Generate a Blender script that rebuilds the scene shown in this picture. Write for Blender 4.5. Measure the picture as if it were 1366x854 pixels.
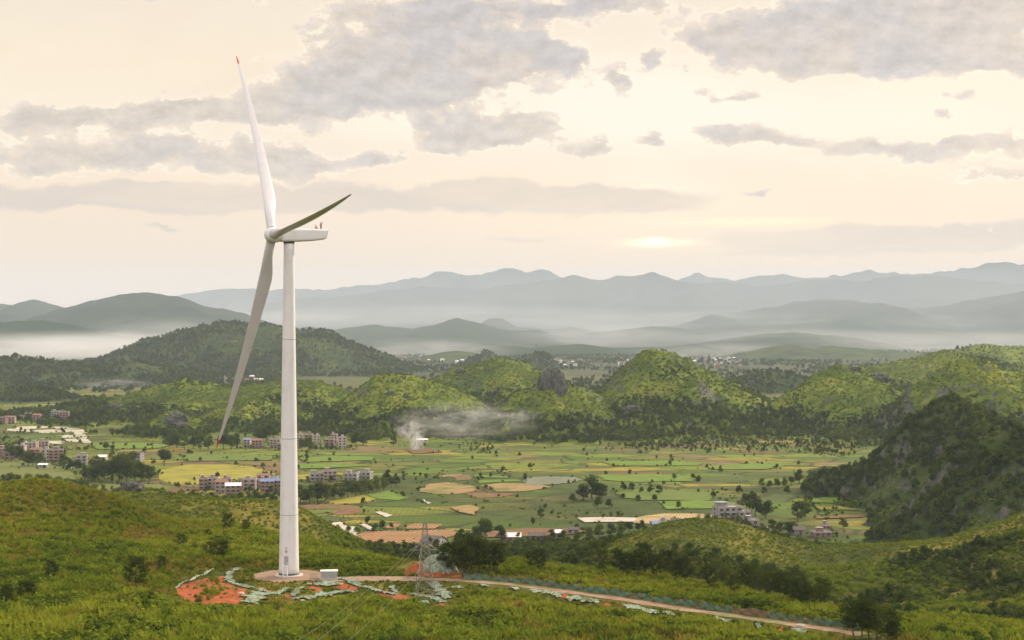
import bpy, bmesh, math, random
import numpy as np
from mathutils import Vector, Matrix, Euler
R = math.radians
for _o in list(bpy.data.objects): bpy.data.objects.remove(_o)
S = bpy.context.scene
COL = S.collection
random.seed(7)
RNG = np.random.default_rng(11)

# ------------------------------------------------------------------ camera, sky, sun, exposure
EYE = 120.0; FOC = 2000.0; PX0 = 683.0; HZ = 435.0
cd = bpy.data.cameras.new('camera'); cam = bpy.data.objects.new('camera', cd); COL.objects.link(cam)
cd.sensor_width = 36.0; cd.lens = 36.0*FOC/1366.0; cd.clip_start = 1.0; cd.clip_end = 90000.0
cd.shift_y = (HZ-427.0)/1366.0
cam.location = (0, 0, EYE); cam.rotation_euler = (R(90), 0, 0)
S.camera = cam
S.view_settings.view_transform = 'Standard'; S.view_settings.look = 'None'
S.view_settings.exposure = 0.0; S.view_settings.gamma = 1.0; S.view_settings.use_curve_mapping = False
S.cycles.use_denoising = True
S.cycles.max_bounces = 5; S.cycles.diffuse_bounces = 2; S.cycles.glossy_bounces = 2
S.cycles.transmission_bounces = 2; S.cycles.transparent_max_bounces = 8; S.cycles.volume_bounces = 1
S.cycles.sample_clamp_indirect = 4.0
S.cycles.volume_step_rate = 1.0; S.cycles.volume_max_steps = 128

SUN_EL, SUN_AZ = 27.0, 48.0          # azimuth clockwise from +Y (view direction), low warm light through the clouds
ld = bpy.data.lights.new('sun', 'SUN'); sun = bpy.data.objects.new('sun', ld); COL.objects.link(sun)
ld.energy = 5.0; ld.angle = R(5); ld.color = (1.0, 0.86, 0.66)
sdir = Vector((math.sin(R(SUN_AZ))*math.cos(R(SUN_EL)), math.cos(R(SUN_AZ))*math.cos(R(SUN_EL)), math.sin(R(SUN_EL))))
sun.rotation_euler = sdir.to_track_quat('Z', 'Y').to_euler(); sun.location = (300, 0, 400)

class NT:
    """tiny helper for node trees"""
    def __init__(s, tree): s.t = tree
    def n(s, kind, **kw):
        nd = s.t.nodes.new(kind)
        for k, v in kw.items(): setattr(nd, k, v)
        return nd
    def put(s, sock, v):
        if v is None: return
        if isinstance(v, bpy.types.NodeSocket): s.t.links.new(v, sock)
        else:
            if hasattr(sock, 'default_value'):
                try: sock.default_value = v
                except Exception:
                    sock.default_value = tuple(v)+(1.0,)
    def m(s, op, a, b=None, c=None, clamp=False):
        nd = s.n('ShaderNodeMath', operation=op); nd.use_clamp = clamp
        s.put(nd.inputs[0], a)
        if b is not None: s.put(nd.inputs[1], b)
        if c is not None: s.put(nd.inputs[2], c)
        return nd.outputs[0]
    def v(s, op, a, b=None):
        nd = s.n('ShaderNodeVectorMath', operation=op); s.put(nd.inputs[0], a)
        if b is not None: s.put(nd.inputs[1], b)
        return nd.outputs['Value'] if op in ('DOT_PRODUCT', 'LENGTH') else nd.outputs[0]
    def xyz(s, x, y, z):
        nd = s.n('ShaderNodeCombineXYZ')
        for i, q in enumerate((x, y, z)): s.put(nd.inputs[i], q)
        return nd.outputs[0]
    def sep(s, v):
        nd = s.n('ShaderNodeSeparateXYZ'); s.put(nd.inputs[0], v); return nd.outputs
    def mix(s, f, a, b, mode='MIX'):
        nd = s.n('ShaderNodeMix', data_type='RGBA', blend_type=mode)
        s.put(nd.inputs[0], f)
        for sk, q in ((nd.inputs[6], a), (nd.inputs[7], b)):
            if isinstance(q, bpy.types.NodeSocket): s.t.links.new(q, sk)
            else: sk.default_value = tuple(q)[:3]+(1.0,)
        return nd.outputs[2]
    def noise(s, vec, scale, detail=4.0, rough=0.55, dist=0.0, out='Fac', lac=2.0):
        nd = s.n('ShaderNodeTexNoise'); s.put(nd.inputs['Vector'], vec)
        nd.inputs['Scale'].default_value = scale; nd.inputs['Detail'].default_value = detail
        nd.inputs['Roughness'].default_value = rough; nd.inputs['Distortion'].default_value = dist
        nd.inputs['Lacunarity'].default_value = lac
        return nd.outputs[out]
    def ss(s, x, lo, hi, a=0.0, b=1.0):
        nd = s.n('ShaderNodeMapRange', interpolation_type='SMOOTHSTEP'); s.put(nd.inputs[0], x)
        nd.inputs[1].default_value = lo; nd.inputs[2].default_value = hi
        nd.inputs[3].default_value = a; nd.inputs[4].default_value = b
        return nd.outputs[0]
    def ramp(s, x, stops, interp='LINEAR'):
        nd = s.n('ShaderNodeValToRGB'); s.put(nd.inputs[0], x); cr = nd.color_ramp; cr.interpolation = interp
        while len(cr.elements) > 1: cr.elements.remove(cr.elements[-1])
        cr.elements[0].position = stops[0][0]; cr.elements[0].color = tuple(stops[0][1])[:3]+(1,)
        for p, c in stops[1:]:
            e = cr.elements.new(p); e.color = tuple(c)[:3]+(1,)
        return nd.outputs[0]

def lin(r, g, b):
    f = lambda c: (c/255.0)/12.92 if c <= 10 else (((c/255.0)+0.055)/1.055)**2.4
    return (f(r), f(g), f(b))

# ---- world: Nishita light under a procedural deck of evening clouds
W = bpy.data.worlds.new('World'); S.world = W; W.use_nodes = True
wt = W.node_tree; wt.nodes.clear(); N = NT(wt)
out = N.n('ShaderNodeOutputWorld'); bg = N.n('ShaderNodeBackground')
tc = N.n('ShaderNodeTexCoord')
dx, dy, dz = N.sep(N.v('NORMALIZE', tc.outputs['Generated']))
az = N.m('ARCTAN2', dx, dy); el = N.m('ARCSINE', dz)
sky = N.n('ShaderNodeTexSky', sky_type='NISHITA'); sky.sun_disc = False
sky.sun_elevation = R(SUN_EL); sky.sun_rotation = R(SUN_AZ); sky.altitude = 100; sky.dust_density = 3.0
uv = N.xyz(az, el, 0.0)
def ua(px): return math.atan((px-PX0)/FOC)
def ue(py, px=PX0): return math.atan((HZ-py)/FOC*math.cos(ua(px)))
# clear-sky tone by elevation
base = N.ramp(N.ss(el, 0.0, 0.24, 0.0, 1.0), [(0.0, lin(229, 212, 196)), (0.10, lin(238, 218, 198)), (0.3, lin(249, 230, 208)),
      (0.55, lin(254, 243, 224)), (0.8, lin(254, 240, 216)), (1.0, lin(246, 234, 216))])
bign = N.noise(N.v('MULTIPLY', uv, (1.0, 2.6, 1.0)), 9.0, 3.0, 0.5)
base = N.mix(N.ss(bign, 0.35, 0.7), base, N.mix(0.30, base, lin(240, 216, 196)))
# white hot gap in the middle right
def blob(px, py, rx, ry, amp=1.0, vec=None):
    a = N.v('SUBTRACT', vec if vec is not None else uv, (ua(px), ue(py, px), 0.0))
    a = N.v('MULTIPLY', a, (FOC/rx, FOC/ry, 0.0))
    d = N.v('DOT_PRODUCT', a, a)
    return N.m('MULTIPLY', N.m('EXPONENT', N.m('MULTIPLY', d, -1.0)), amp)
def total(lst, vec=None):
    acc = None
    for b in lst:
        o = blob(*b, vec=vec); acc = o if acc is None else N.m('ADD', acc, o)
    return acc
glow = total([(830, 130, 200, 60, .9), (1050, 160, 250, 40, .5), (560, 160, 110, 26, .6), (880, 250, 80, 22, .4)])
base = N.mix(N.m('MINIMUM', glow, 0.9), base, (1.02, 0.97, 0.86))
# wispy domain warp shared by the clouds
wv = N.noise(N.v('MULTIPLY', uv, (1.0, 1.5, 1.0)), 16.0, 5.0, 0.6, out='Color')
wuv = N.v('ADD', uv, N.v('MULTIPLY', N.v('SUBTRACT', wv, (0.5, 0.5, 0.5)), (0.050, 0.030, 0.0)))
puff = N.noise(N.v('MULTIPLY', uv, (1.0, 1.6, 1.0)), 46.0, 9.0, 0.66)
streak = N.noise(N.v('MULTIPLY', uv, (1.0, 5.0, 1.0)), 8.0, 5.0, 0.55)
# low soft veils
veil = total([(120, 262, 330, 20, .85), (470, 262, 330, 22, .85), (800, 264, 160, 22, .9), (700, 318, 90, 9, .6), (215, 301, 38, 6, .7),
              (1130, 320, 190, 20, .95), (1330, 312, 110, 22, .9), (300, 345, 300, 12, .35), (950, 345, 260, 10, .4), (1290, 240, 90, 8, .5)], wuv)
vd = N.ss(N.m('ADD', veil, N.m('MULTIPLY', N.m('SUBTRACT', streak, 0.5), 0.9)), 0.36, 0.70)
c1 = N.mix(N.m('MULTIPLY', vd, 0.80), base, N.mix(N.ss(streak, .35, .7), lin(203, 190, 185), lin(226, 210, 196)))
# the sun's last glow in the gap over the range
sg = N.m('ADD', blob(872, 323, 13, 3.6, 2.6), N.m('ADD', blob(1010, 296, 130, 6, .12), N.m('ADD', blob(878, 324, 42, 5, .5), blob(850, 300, 320, 60, .07))))
c1 = N.mix(N.m('MINIMUM', sg, 1.0), c1, (2.3, 1.8, 1.05))
# main cloud deck
BL = [(70, 160, 100, 16, 1.0), (190, 150, 110, 14, 1.0), (300, 152, 90, 17, 1.0), (420, 135, 110, 18, 1.0),
      (60, 205, 90, 22, .95), (150, 205, 90, 22, .95), (215, 195, 45, 16, .8),
      (480, 105, 100, 34, 1.1), (590, 85, 120, 42, 1.15), (700, 75, 90, 34, 1.0), (750, 70, 36, 20, .8), (520, 50, 90, 24, .9),
      (600, 12, 170, 20, 1.1), (800, 6, 90, 9, .8), (560, 120, 140, 12, .8),
      (285, 214, 24, 14, .85), (345, 208, 40, 20, .85), (400, 212, 60, 26, .95), (450, 222, 34, 12, .7), (510, 212, 38, 13, .9),
      (600, 168, 50, 22, 1.0), (660, 172, 75, 18, 1.0), (600, 190, 40, 14, .8), (700, 168, 40, 14, .7), (790, 195, 38, 15, .9), (875, 183, 26, 11, .95),
      (1000, 182, 62, 15, 1.05), (960, 175, 30, 9, .8), (1060, 186, 30, 8, .7), (872, 74, 17, 11, .85), (830, 106, 21, 17, .85), (965, 122, 44, 8, .95),
      (1000, 50, 80, 16, .95), (1060, 62, 110, 24, 1.1), (1150, 45, 160, 30, 1.1), (1270, 40, 160, 30, 1.1), (1250, 80, 110, 16, 1.0), (1330, 85, 60, 16, .9),
      (1180, 95, 50, 12, .8), (1080, 95, 60, 10, .8), (1200, 6, 260, 18, .9), (1258, 123, 12, 6, .7), (1290, 123, 14, 6, .7), (1356, 108, 18, 11, .8),
      (1140, 196, 40, 12, .8), (1210, 200, 80, 13, 1.0), (1310, 196, 90, 14, 1.0), (1330, 232, 70, 11, .9), (1258, 154, 24, 8, .6),
      (330, 70, 30, 7, .35), (210, 8, 26, 8, .5), (350, 3, 30, 8, .5), (1010, 260, 18, 3, .8), (925, 316, 20, 4, .5)]
cb = total(BL, wuv)
# beyond the frame the deck goes on as a broken overcast
off = N.m('MAXIMUM', N.ss(N.m('ABSOLUTE', az), 0.36, 0.6), N.ss(el, 0.23, 0.40))
cb = N.m('ADD', cb, N.m('MULTIPLY', off, N.m('MULTIPLY', N.noise(uv, 5.0, 3.0), 1.1)))
dens = N.m('ADD', N.m('MULTIPLY', cb, 1.18), N.m('MULTIPLY', N.m('SUBTRACT', puff, 0.5), 3.1))
hole = N.m('MULTIPLY', N.ss(N.noise(N.v('MULTIPLY', uv, (1.0, 2.0, 1.0)), 15.0, 3.0, 0.5), 0.50, 0.66), -0.42)
dens = N.m('ADD', dens, hole)
cd_ = N.ss(dens, 0.44, 0.64)
# relief: lighter where the deck thins towards the light above
core = N.ss(dens, 0.5, 1.1)
lift = N.noise(N.v('MULTIPLY', N.v('ADD', uv, (-0.003, 0.006, 0.0)), (1.0, 1.6, 1.0)), 46.0, 9.0, 0.66)
rel = N.m('MULTIPLY', N.m('SUBTRACT', puff, lift), 1.0)
ccol = N.mix(core, lin(238, 223, 209), N.mix(N.ss(N.noise(uv, 11.0, 3.0), .4, .6), lin(192, 188, 194), lin(208, 197, 190)))
ccol = N.mix(N.ss(el, 0.05, 0.20), N.mix(0.45, ccol, lin(226, 210, 192)), ccol)
ccol = N.v('MULTIPLY', ccol, N.xyz(*[N.m('ADD', 1.0, rel)]*3))
rim = N.m('MULTIPLY', N.m('SUBTRACT', N.ss(dens, 0.22, 0.44), cd_, clamp=True), N.m('MULTIPLY', N.ss(cb, 0.18, 0.5), 0.6))
c1 = N.mix(rim, c1, (1.05, 0.97, 0.84))
c2 = N.mix(N.m('MULTIPLY', cd_, 0.9), c1, ccol)
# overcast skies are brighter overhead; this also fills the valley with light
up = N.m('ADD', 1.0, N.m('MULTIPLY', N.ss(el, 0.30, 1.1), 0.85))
up = N.m('MULTIPLY', up, N.ss(dy, 0.2, -0.8, 1.0, 1.6))  # unseen sky behind the camera brightened too, added fill for tower and blades
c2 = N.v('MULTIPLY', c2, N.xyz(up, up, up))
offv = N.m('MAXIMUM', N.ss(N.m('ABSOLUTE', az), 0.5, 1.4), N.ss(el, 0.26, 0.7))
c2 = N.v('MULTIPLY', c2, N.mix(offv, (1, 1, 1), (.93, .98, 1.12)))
SKYK = 0.1
c3 = N.v('MULTIPLY', c2, (0.96/SKYK, 0.915/SKYK, 0.86/SKYK))
hot = N.m('MULTIPLY', N.m('EXPONENT', N.m('MULTIPLY', N.m('ABSOLUTE', el), -14.0)), 0.34)
c3 = N.v('MULTIPLY', c3, N.xyz(N.m('ADD', 1.0, hot), N.m('ADD', 1.0, N.m('MULTIPLY', hot, .88)), N.m('ADD', 1.0, N.m('MULTIPLY', hot, .62))))
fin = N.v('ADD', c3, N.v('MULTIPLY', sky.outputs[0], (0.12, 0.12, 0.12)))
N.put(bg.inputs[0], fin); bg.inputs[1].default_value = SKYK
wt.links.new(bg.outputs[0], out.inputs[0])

# ------------------------------------------------------------------ helpers
def hash2(ix, iy, seed):
    h = (ix.astype(np.int64)*374761393 + iy.astype(np.int64)*668265263 + seed*1274126177) & 0xffffffff
    h = ((h ^ (h >> 13))*1274126177) & 0xffffffff
    return ((h ^ (h >> 16)) & 0xffff)/65535.0
def perlin(x, y, seed=0):
    x = np.asarray(x, float); y = np.asarray(y, float)
    ix = np.floor(x); iy = np.floor(y); fx = x-ix; fy = y-iy
    u = fx*fx*fx*(fx*(fx*6-15)+10); v = fy*fy*fy*(fy*(fy*6-15)+10)
    def g(a, b, px, py):
        t = hash2(a, b, seed)*2*np.pi
        return np.cos(t)*px+np.sin(t)*py
    n00 = g(ix, iy, fx, fy); n10 = g(ix+1, iy, fx-1, fy); n01 = g(ix, iy+1, fx, fy-1); n11 = g(ix+1, iy+1, fx-1, fy-1)
    a = n00+(n10-n00)*u; b = n01+(n11-n01)*u
    return (a+(b-a)*v)*1.4
def fbm(x, y, sc, octs=4, seed=0, gain=0.5):
    r = 0; a = 1.0; t = 0
    x = np.asarray(x, float)/sc; y = np.asarray(y, float)/sc
    for o in range(octs):
        r = r+a*perlin(x, y, seed+o*17); t += a; a *= gain; x = x*2.03+5.1; y = y*2.03+1.7
    return r/t
def ridged(x, y, sc, octs=3, seed=0):
    r = 0; a = 1.0; t = 0
    x = np.asarray(x, float)/sc; y = np.asarray(y, float)/sc
    for o in range(octs):
        r = r+a*np.abs(perlin(x, y, seed+o*31)); t += a; a *= 0.5; x = x*2.03+3.1; y = y*2.03+7.7
    return r/t
def sstep(x, a, b):
    t = np.clip((np.asarray(x, float)-a)/(b-a), 0, 1); return t*t*(3-2*t)
def P(px, py, d):
    return ((px-PX0)/FOC*d, d, EYE-(py-HZ)/FOC*d)
def V0(px, py):                      # a point of the valley floor
    d = EYE*FOC/(py-HZ); return ((px-PX0)/FOC*d, d)

def mesh_obj(name, verts, faces, mat=None, parent=None, smooth=False, loc=None):
    me = bpy.data.meshes.new(name)
    if isinstance(verts, np.ndarray) and isinstance(faces, np.ndarray):
        nv, nf, k = len(verts), len(faces), faces.shape[1]
        me.vertices.add(nv); me.vertices.foreach_set('co', verts.astype(np.float32).ravel())
        me.loops.add(nf*k); me.loops.foreach_set('vertex_index', faces.astype(np.int32).ravel())
        me.polygons.add(nf); me.polygons.foreach_set('loop_start', np.arange(0, nf*k, k, dtype=np.int32))
        me.update(calc_edges=True); me.validate()
    else:
        me.from_pydata([tuple(v) for v in verts], [], [tuple(f) for f in faces]); me.update()
    if smooth: me.polygons.foreach_set('use_smooth', np.ones(len(me.polygons), bool))
    if mat: me.materials.append(mat)
    o = bpy.data.objects.new(name, me); COL.objects.link(o)
    if parent: o.parent = parent
    if loc: o.location = loc
    return o
def tag(o, label=None, cat=None, group=None, kind=None):
    if label: o['label'] = label
    if cat: o['category'] = cat
    if group: o['group'] = group
    if kind: o['kind'] = kind
    return o
def empty(name, loc=(0, 0, 0), rz=0, label=None, cat=None, group=None):
    o = bpy.data.objects.new(name, None); COL.objects.link(o); o.location = loc; o.rotation_euler = (0, 0, rz)
    o.empty_display_size = 0.5
    return tag(o, label, cat, group)
def copy_tree(o, parent=None):
    c = o.copy(); COL.objects.link(c); c.parent = parent
    for ch in o.children: copy_tree(ch, c)
    return c

class MB:
    """collects shapes for ONE mesh"""
    def __init__(s): s.v = []; s.f = []
    def add(s, vs, fs):
        k = len(s.v); s.v += [tuple(q) for q in vs]; s.f += [tuple(i+k for i in f) for f in fs]; return s
    def box(s, c, d, rz=0.0, taper=1.0):
        x, y, z = d[0]/2, d[1]/2, d[2]/2; cs, sn = math.cos(rz), math.sin(rz); vs = []
        for k, zz in enumerate((-z, z)):
            t = taper if k else 1.0
            for a, b in ((-x, -y), (x, -y), (x, y), (-x, y)):
                a, b = a*t, b*t; vs.append((c[0]+a*cs-b*sn, c[1]+a*sn+b*cs, c[2]+zz))
        return s.add(vs, [(0, 3, 2, 1), (4, 5, 6, 7), (0, 1, 5, 4), (1, 2, 6, 5), (2, 3, 7, 6), (3, 0, 4, 7)])
    def tube(s, pts, rad, n=6, cap=True):
        pts = [Vector(p) for p in pts]; rs = rad if isinstance(rad, (list, tuple)) else [rad]*len(pts); vs = []; fs = []
        up = Vector((0, 0, 1))
        for i, p in enumerate(pts):
            t = (pts[min(i+1, len(pts)-1)]-pts[max(i-1, 0)]).normalized()
            a = t.cross(up if abs(t.z) < .95 else Vector((1, 0, 0))).normalized(); b = t.cross(a)
            for k in range(n):
                q = 2*math.pi*k/n; vs.append(p+rs[i]*(math.cos(q)*a+math.sin(q)*b))
        for i in range(len(pts)-1):
            for k in range(n):
                k2 = (k+1) % n; fs.append((i*n+k, i*n+k2, (i+1)*n+k2, (i+1)*n+k))
        if cap: fs.append(tuple(range(n))); fs.append(tuple(range((len(pts)-1)*n, len(pts)*n))[::-1])
        return s.add(vs, fs)
    def lathe(s, prof, n=32, c=(0, 0, 0), cap=True):
        vs = []; fs = []
        for r, z in prof:
            for k in range(n): q = 2*math.pi*k/n; vs.append((c[0]+r*math.cos(q), c[1]+r*math.sin(q), c[2]+z))
        for i in range(len(prof)-1):
            for k in range(n): k2 = (k+1) % n; fs.append((i*n+k, i*n+k2, (i+1)*n+k2, (i+1)*n+k))
        if cap: fs.append(tuple(range(n))[::-1]); fs.append(tuple(range((len(prof)-1)*n, len(prof)*n)))
        return s.add(vs, fs)
    def build(s, name, mat, parent=None, smooth=False, loc=None):
        return mesh_obj(name, s.v, s.f, mat, parent, smooth, loc)

MATS = {}
def mat(name, fn):
    if name in MATS: return MATS[name]
    m = bpy.data.materials.new(name); m.use_nodes = True; t = m.node_tree; t.nodes.clear(); n = NT(t)
    o = n.n('ShaderNodeOutputMaterial'); r = fn(n, o)
    if r is not None: t.links.new(r, o.inputs[0])
    MATS[name] = m; return m
def pbsdf(n, col, rough=0.7, metal=0.0, bump=None, bs=0.3, bd=0.1, spec=0.3):
    b = n.n('ShaderNodeBsdfPrincipled'); n.put(b.inputs['Base Color'], col if isinstance(col, bpy.types.NodeSocket) else tuple(col)[:3]+(1,))
    n.put(b.inputs['Roughness'], rough); b.inputs['Metallic'].default_value = metal; b.inputs['Specular IOR Level'].default_value = spec
    if bump is not None:
        k = n.n('ShaderNodeBump'); k.inputs['Strength'].default_value = bs; k.inputs['Distance'].default_value = bd
        n.put(k.inputs['Height'], bump); n.t.links.new(k.outputs[0], b.inputs['Normal'])
    return b.outputs[0]
def pos(n): return n.n('ShaderNodeNewGeometry').outputs['Position']
def objc(n): return n.n('ShaderNodeTexCoord').outputs['Object']
def paint(name, col, rough=0.5, metal=0.0, dirt=0.25, sc=0.8, spec=0.3):
    def f(n, o):
        p = objc(n); q = n.noise(p, sc, 5.0, 0.6); st = n.noise(n.v('MULTIPLY', p, (3.0, 3.0, 0.4)), sc, 4.0)
        d = n.m('MULTIPLY', n.ss(n.m('ADD', q, n.m('SUBTRACT', st, 0.5)), 0.45, 0.8), dirt)
        c = n.mix(d, col, tuple(k*0.5 for k in col))
        return pbsdf(n, c, rough, metal, spec=spec)
    return mat(name, f)
# ------------------------------------------------------------------ land: one height function, then meshes
# control points of the near upland, as (px, distance, height)
CT = []
def cp(px, lst):
    for d, z in lst: CT.append(((px-PX0)/FOC*d, d, z))
cp(-150, [(200, 64), (300, 62), (400, 64), (450, 67), (520, 58), (600, 35), (700, 12), (850, 0)])
cp(0, [(240, 65), (280, 63), (350, 61.4), (420, 66), (460, 69.5), (520, 60), (600, 35), (700, 12), (850, 0)])
cp(60, [(300, 62), (440, 69), (465, 71.6), (520, 60), (600, 36)])
cp(120, [(240, 62), (300, 62), (380, 62), (430, 65.3), (470, 68.2), (540, 53), (640, 30), (800, 3)])
cp(175, [(465, 64.5), (540, 52), (600, 54), (660, 38)])
cp(230, [(280, 61), (350, 62), (420, 59.8), (470, 57.8), (530, 49), (600, 50.5), (680, 26), (820, 0)])
cp(300, [(240, 62), (300, 60.5), (360, 60.6), (420, 59.2), (475, 56.3), (540, 45), (600, 49.0), (680, 24)])
cp(353, [(420, 57), (450, 56.5), (540, 42), (600, 50), (680, 24), (820, 0)])
cp(385, [(280, 60), (320, 59.4), (340, 60), (360, 60), (385, 60), (405, 58.8), (440, 57.2), (500, 44), (540, 39)])
cp(400, [(440, 57), (600, 47.2)])
cp(437, [(360, 60), (430, 55.5), (520, 38), (600, 39.0), (680, 20)])
cp(484, [(240, 60.5), (300, 58.8), (340, 60), (420, 53.3), (480, 40), (600, 30), (700, 12), (850, 0)])
cp(560, [(250, 59.5), (300, 58.4), (345, 59.4), (370, 60), (395, 58), (440, 44), (500, 28), (600, 15), (700, 8), (850, 0)])
cp(640, [(280, 58.5), (340, 59.8), (370, 60.4), (390, 59.5), (430, 46), (500, 26), (600, 14), (700, 8), (850, 0)])
cp(750, [(240, 60), (300, 58.8), (341, 60), (375, 58.8), (420, 48), (500, 28), (600, 16), (700, 9), (850, 0)])
cp(821, [(650, 23.5)])
cp(883, [(590, 30), (650, 33.8), (720, 17), (800, 3)])
cp(945, [(590, 30), (650, 35.2), (720, 17), (800, 3)])
cp(900, [(240, 60), (290, 58.8), (318, 60), (345, 58.5), (375, 56.7), (420, 44), (500, 23), (560, 25)])
cp(986, [(590, 27), (650, 32.3), (720, 15)])
cp(1032, [(650, 28.3), (620, 25)]); cp(1082, [(650, 24), (720, 10)])
cp(1050, [(240, 59), (280, 58.5), (302, 60), (330, 57.8), (350, 55.5), (400, 42), (470, 26), (540, 20), (800, 0)])
cp(1131, [(240, 57), (280, 58.5), (300, 58.3), (330, 56), (380, 42), (450, 24), (540, 19), (620, 23.5), (700, 10), (850, 0)])
cp(1194, [(620, 27), (700, 13)])
cp(1214, [(280, 55), (330, 55.4), (380, 40), (440, 26), (540, 21.5)])
cp(1256, [(620, 29.3), (700, 14), (850, 0)])
cp(1277, [(330, 55.6), (380, 41), (450, 27), (520, 24.5)])
cp(1318, [(620, 34.6), (700, 17)])
cp(1366, [(240, 55), (300, 53), (330, 52.6), (380, 40), (450, 28), (520, 27), (570, 33), (620, 41), (700, 22), (850, 0)])
cp(1500, [(260, 52), (330, 49), (450, 30), (520, 32), (620, 50), (720, 25), (850, 2)])
CT = np.array(CT)
def _tps_k(r2): return 0.5*r2*np.log(r2+1e-9)
def _fit():
    X = CT[:, :2]/100.0; n = len(X)
    r2 = ((X[:, None]-X[None])**2).sum(-1); K = _tps_k(r2)+np.eye(n)*0.004
    A = np.zeros((n+3, n+3)); A[:n, :n] = K; A[:n, n] = 1; A[:n, n+1:] = X; A[n, :n] = 1; A[n+1:, :n] = X.T
    return np.linalg.solve(A, np.r_[CT[:, 2], 0, 0, 0])
TW = _fit()
def near_h(x, y):
    x = np.asarray(x, float); y = np.asarray(y, float); sh = np.broadcast(x, y).shape
    x = np.broadcast_to(x, sh).ravel(); y = np.broadcast_to(y, sh).ravel()
    yc = np.clip(y, 225, 870); xc = np.clip(x, -0.46*yc, 0.46*yc)
    q = np.empty(len(x)); n = len(CT)
    for i in range(0, len(x), 20000):
        X = np.stack([xc[i:i+20000], yc[i:i+20000]], 1)/100.0
        r2 = ((X[:, None]-CT[None, :, :2]/100.0)**2).sum(-1)
        q[i:i+20000] = _tps_k(r2)@TW[:n]+TW[n]+X@TW[n+1:]
    return q.reshape(sh)
TURB = (P(385.5, 768, 360)[0], 360.0)
ROAD = [(395, 771, 357), (440, 774, 355), (520, 772, 356), (600, 774, 354), (680, 780, 348), (750, 789, 339), (830, 800, 329), (900, 811, 319),
        (980, 822, 310), (1050, 832, 302), (1110, 841, 296), (1152, 847, 291)]
ROADXY = np.array([P(a, b, c)[:2] for a, b, c in ROAD])
def seg_dist(x, y, pl):
    best = np.full(np.shape(x), 1e9)
    for (ax, ay), (bx, by) in zip(pl[:-1], pl[1:]):
        dx_, dy_ = bx-ax, by-ay; L = dx_*dx_+dy_*dy_
        t = np.clip(((x-ax)*dx_+(y-ay)*dy_)/L, 0, 1)
        best = np.minimum(best, np.hypot(x-ax-t*dx_, y-ay-t*dy_))
    return best
def ground_h(x, y):
    x = np.asarray(x, float); y = np.asarray(y, float)
    n = near_h(x, y)
    n = n+fbm(x, y, 26, 3, 5)*1.6*sstep(n, 3, 20)+fbm(x, y, 7, 3, 9)*0.5*sstep(n, 3, 20)
    n = n+ridged(x, y, 60, 3, 15)*5.0*sstep(y, 440, 520)*sstep(n, 3, 15)
    far = sstep(y, 800, 880)
    v = 0.0*x
    z = np.maximum(n, 0)*(1-far)+v*far
    # level the pad and the road bench
    pd = np.hypot((x-TURB[0])/1.25, y-TURB[1]); w = 1-sstep(pd, 10, 16)
    z = z*(1-w)+60.0*w
    rd = seg_dist(x, y, ROADXY); w = 1-sstep(rd, 3.2, 6.5)
    return z*(1-w)+60.0*w

HILLS = []
def ridge(name, label, pts, q=1.0, wf=0.22, res=None, spur=(), gully=0.16, lo=0.0, matn='hill', rough=1.0, group=None, xs=None):
    A = []
    for seg in [pts]+list(spur):
        A.append([P(p[0], p[1], p[2])+(p[3],) for p in seg])
    HILLS.append(dict(name=name, label=label, segs=A, q=q, wf=wf, res=res, gully=gully, mat=matn, rough=rough, seed=len(HILLS)*7+3, group=group, xs=xs or (2.3 if pts[0][2] < 7000 else 1.9)))
def ridge_h(h, x, y):
    x = np.asarray(x, float); y = np.asarray(y, float)
    segs = h['segs']; W0 = max(p[3] for p in segs[0]); sd = h['seed']
    wx = fbm(x, y, W0*0.8, 3, sd)*W0*h['wf']; wy = fbm(x, y, W0*0.8, 3, sd+50)*W0*h['wf']
    best = np.full(x.shape, -99.0); tt = np.full(x.shape, 1.0)
    for s in segs:
        for a, b in zip(s[:-1], s[1:]):
            k_ = h['xs']; a = (a[0]*k_,)+tuple(a[1:]); b = (b[0]*k_,)+tuple(b[1:])
            dx_, dy_ = b[0]-a[0], b[1]-a[1]; L = dx_*dx_+dy_*dy_+1e-6
            X = (x+wx*0.28)*k_; Y = y+wy
            t = np.clip(((X-a[0])*dx_+(Y-a[1])*dy_)/L, 0, 1)
            d = np.hypot(X-a[0]-t*dx_, Y-a[1]-t*dy_); w = a[3]+(b[3]-a[3])*t; z = a[2]+(b[2]-a[2])*t
            r = d/w
            fa = np.clip(1-r, 0, 1)
            fs_ = np.clip(1-r/0.66, 0, 1)
            f = (0.80*fs_**1.12*(1+0.42*r/0.66)+0.20*fa**1.6) if a[1] < 5000 else fa**1.2*(1+0.5*r)
            zz = z*f-4*np.clip(r-0.9, 0, 5)*10
            m = zz > best; best = np.where(m, zz, best); tt = np.where(m, r, tt)
    H = max(p[2] for p in segs[0])
    env = np.clip(tt*2.2, 0, 1)*np.clip(1.15-tt, 0, 1)
    best = best-(ridged(x, y, W0*0.42, 4, sd+9)-0.22)*H*h['gully']*3.2*env
    best = best+fbm(x*1.6, y, W0*0.27, 3, sd+23)*H*0.13*env
    best = best+fbm(x, y, W0*0.10, 4, sd+3, 0.6)*H*0.075*h['rough']*np.clip(1.1-tt, 0, 1)
    return best
def all_h(x, y):
    x = np.asarray(x, float); y = np.asarray(y, float)
    z = ground_h(x, y)
    for h in HILLS:
        xs = [p[0] for s in h['segs'] for p in s]; ys = [p[1] for s in h['segs'] for p in s]; w = max(p[3] for s in h['segs'] for p in s)*1.3
        m = (x > min(xs)-w) & (x < max(xs)+w) & (y > min(ys)-w) & (y < max(ys)+w)
        if m.any(): z[m] = np.maximum(z[m], ridge_h(h, x[m], y[m]))
    return z
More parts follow.
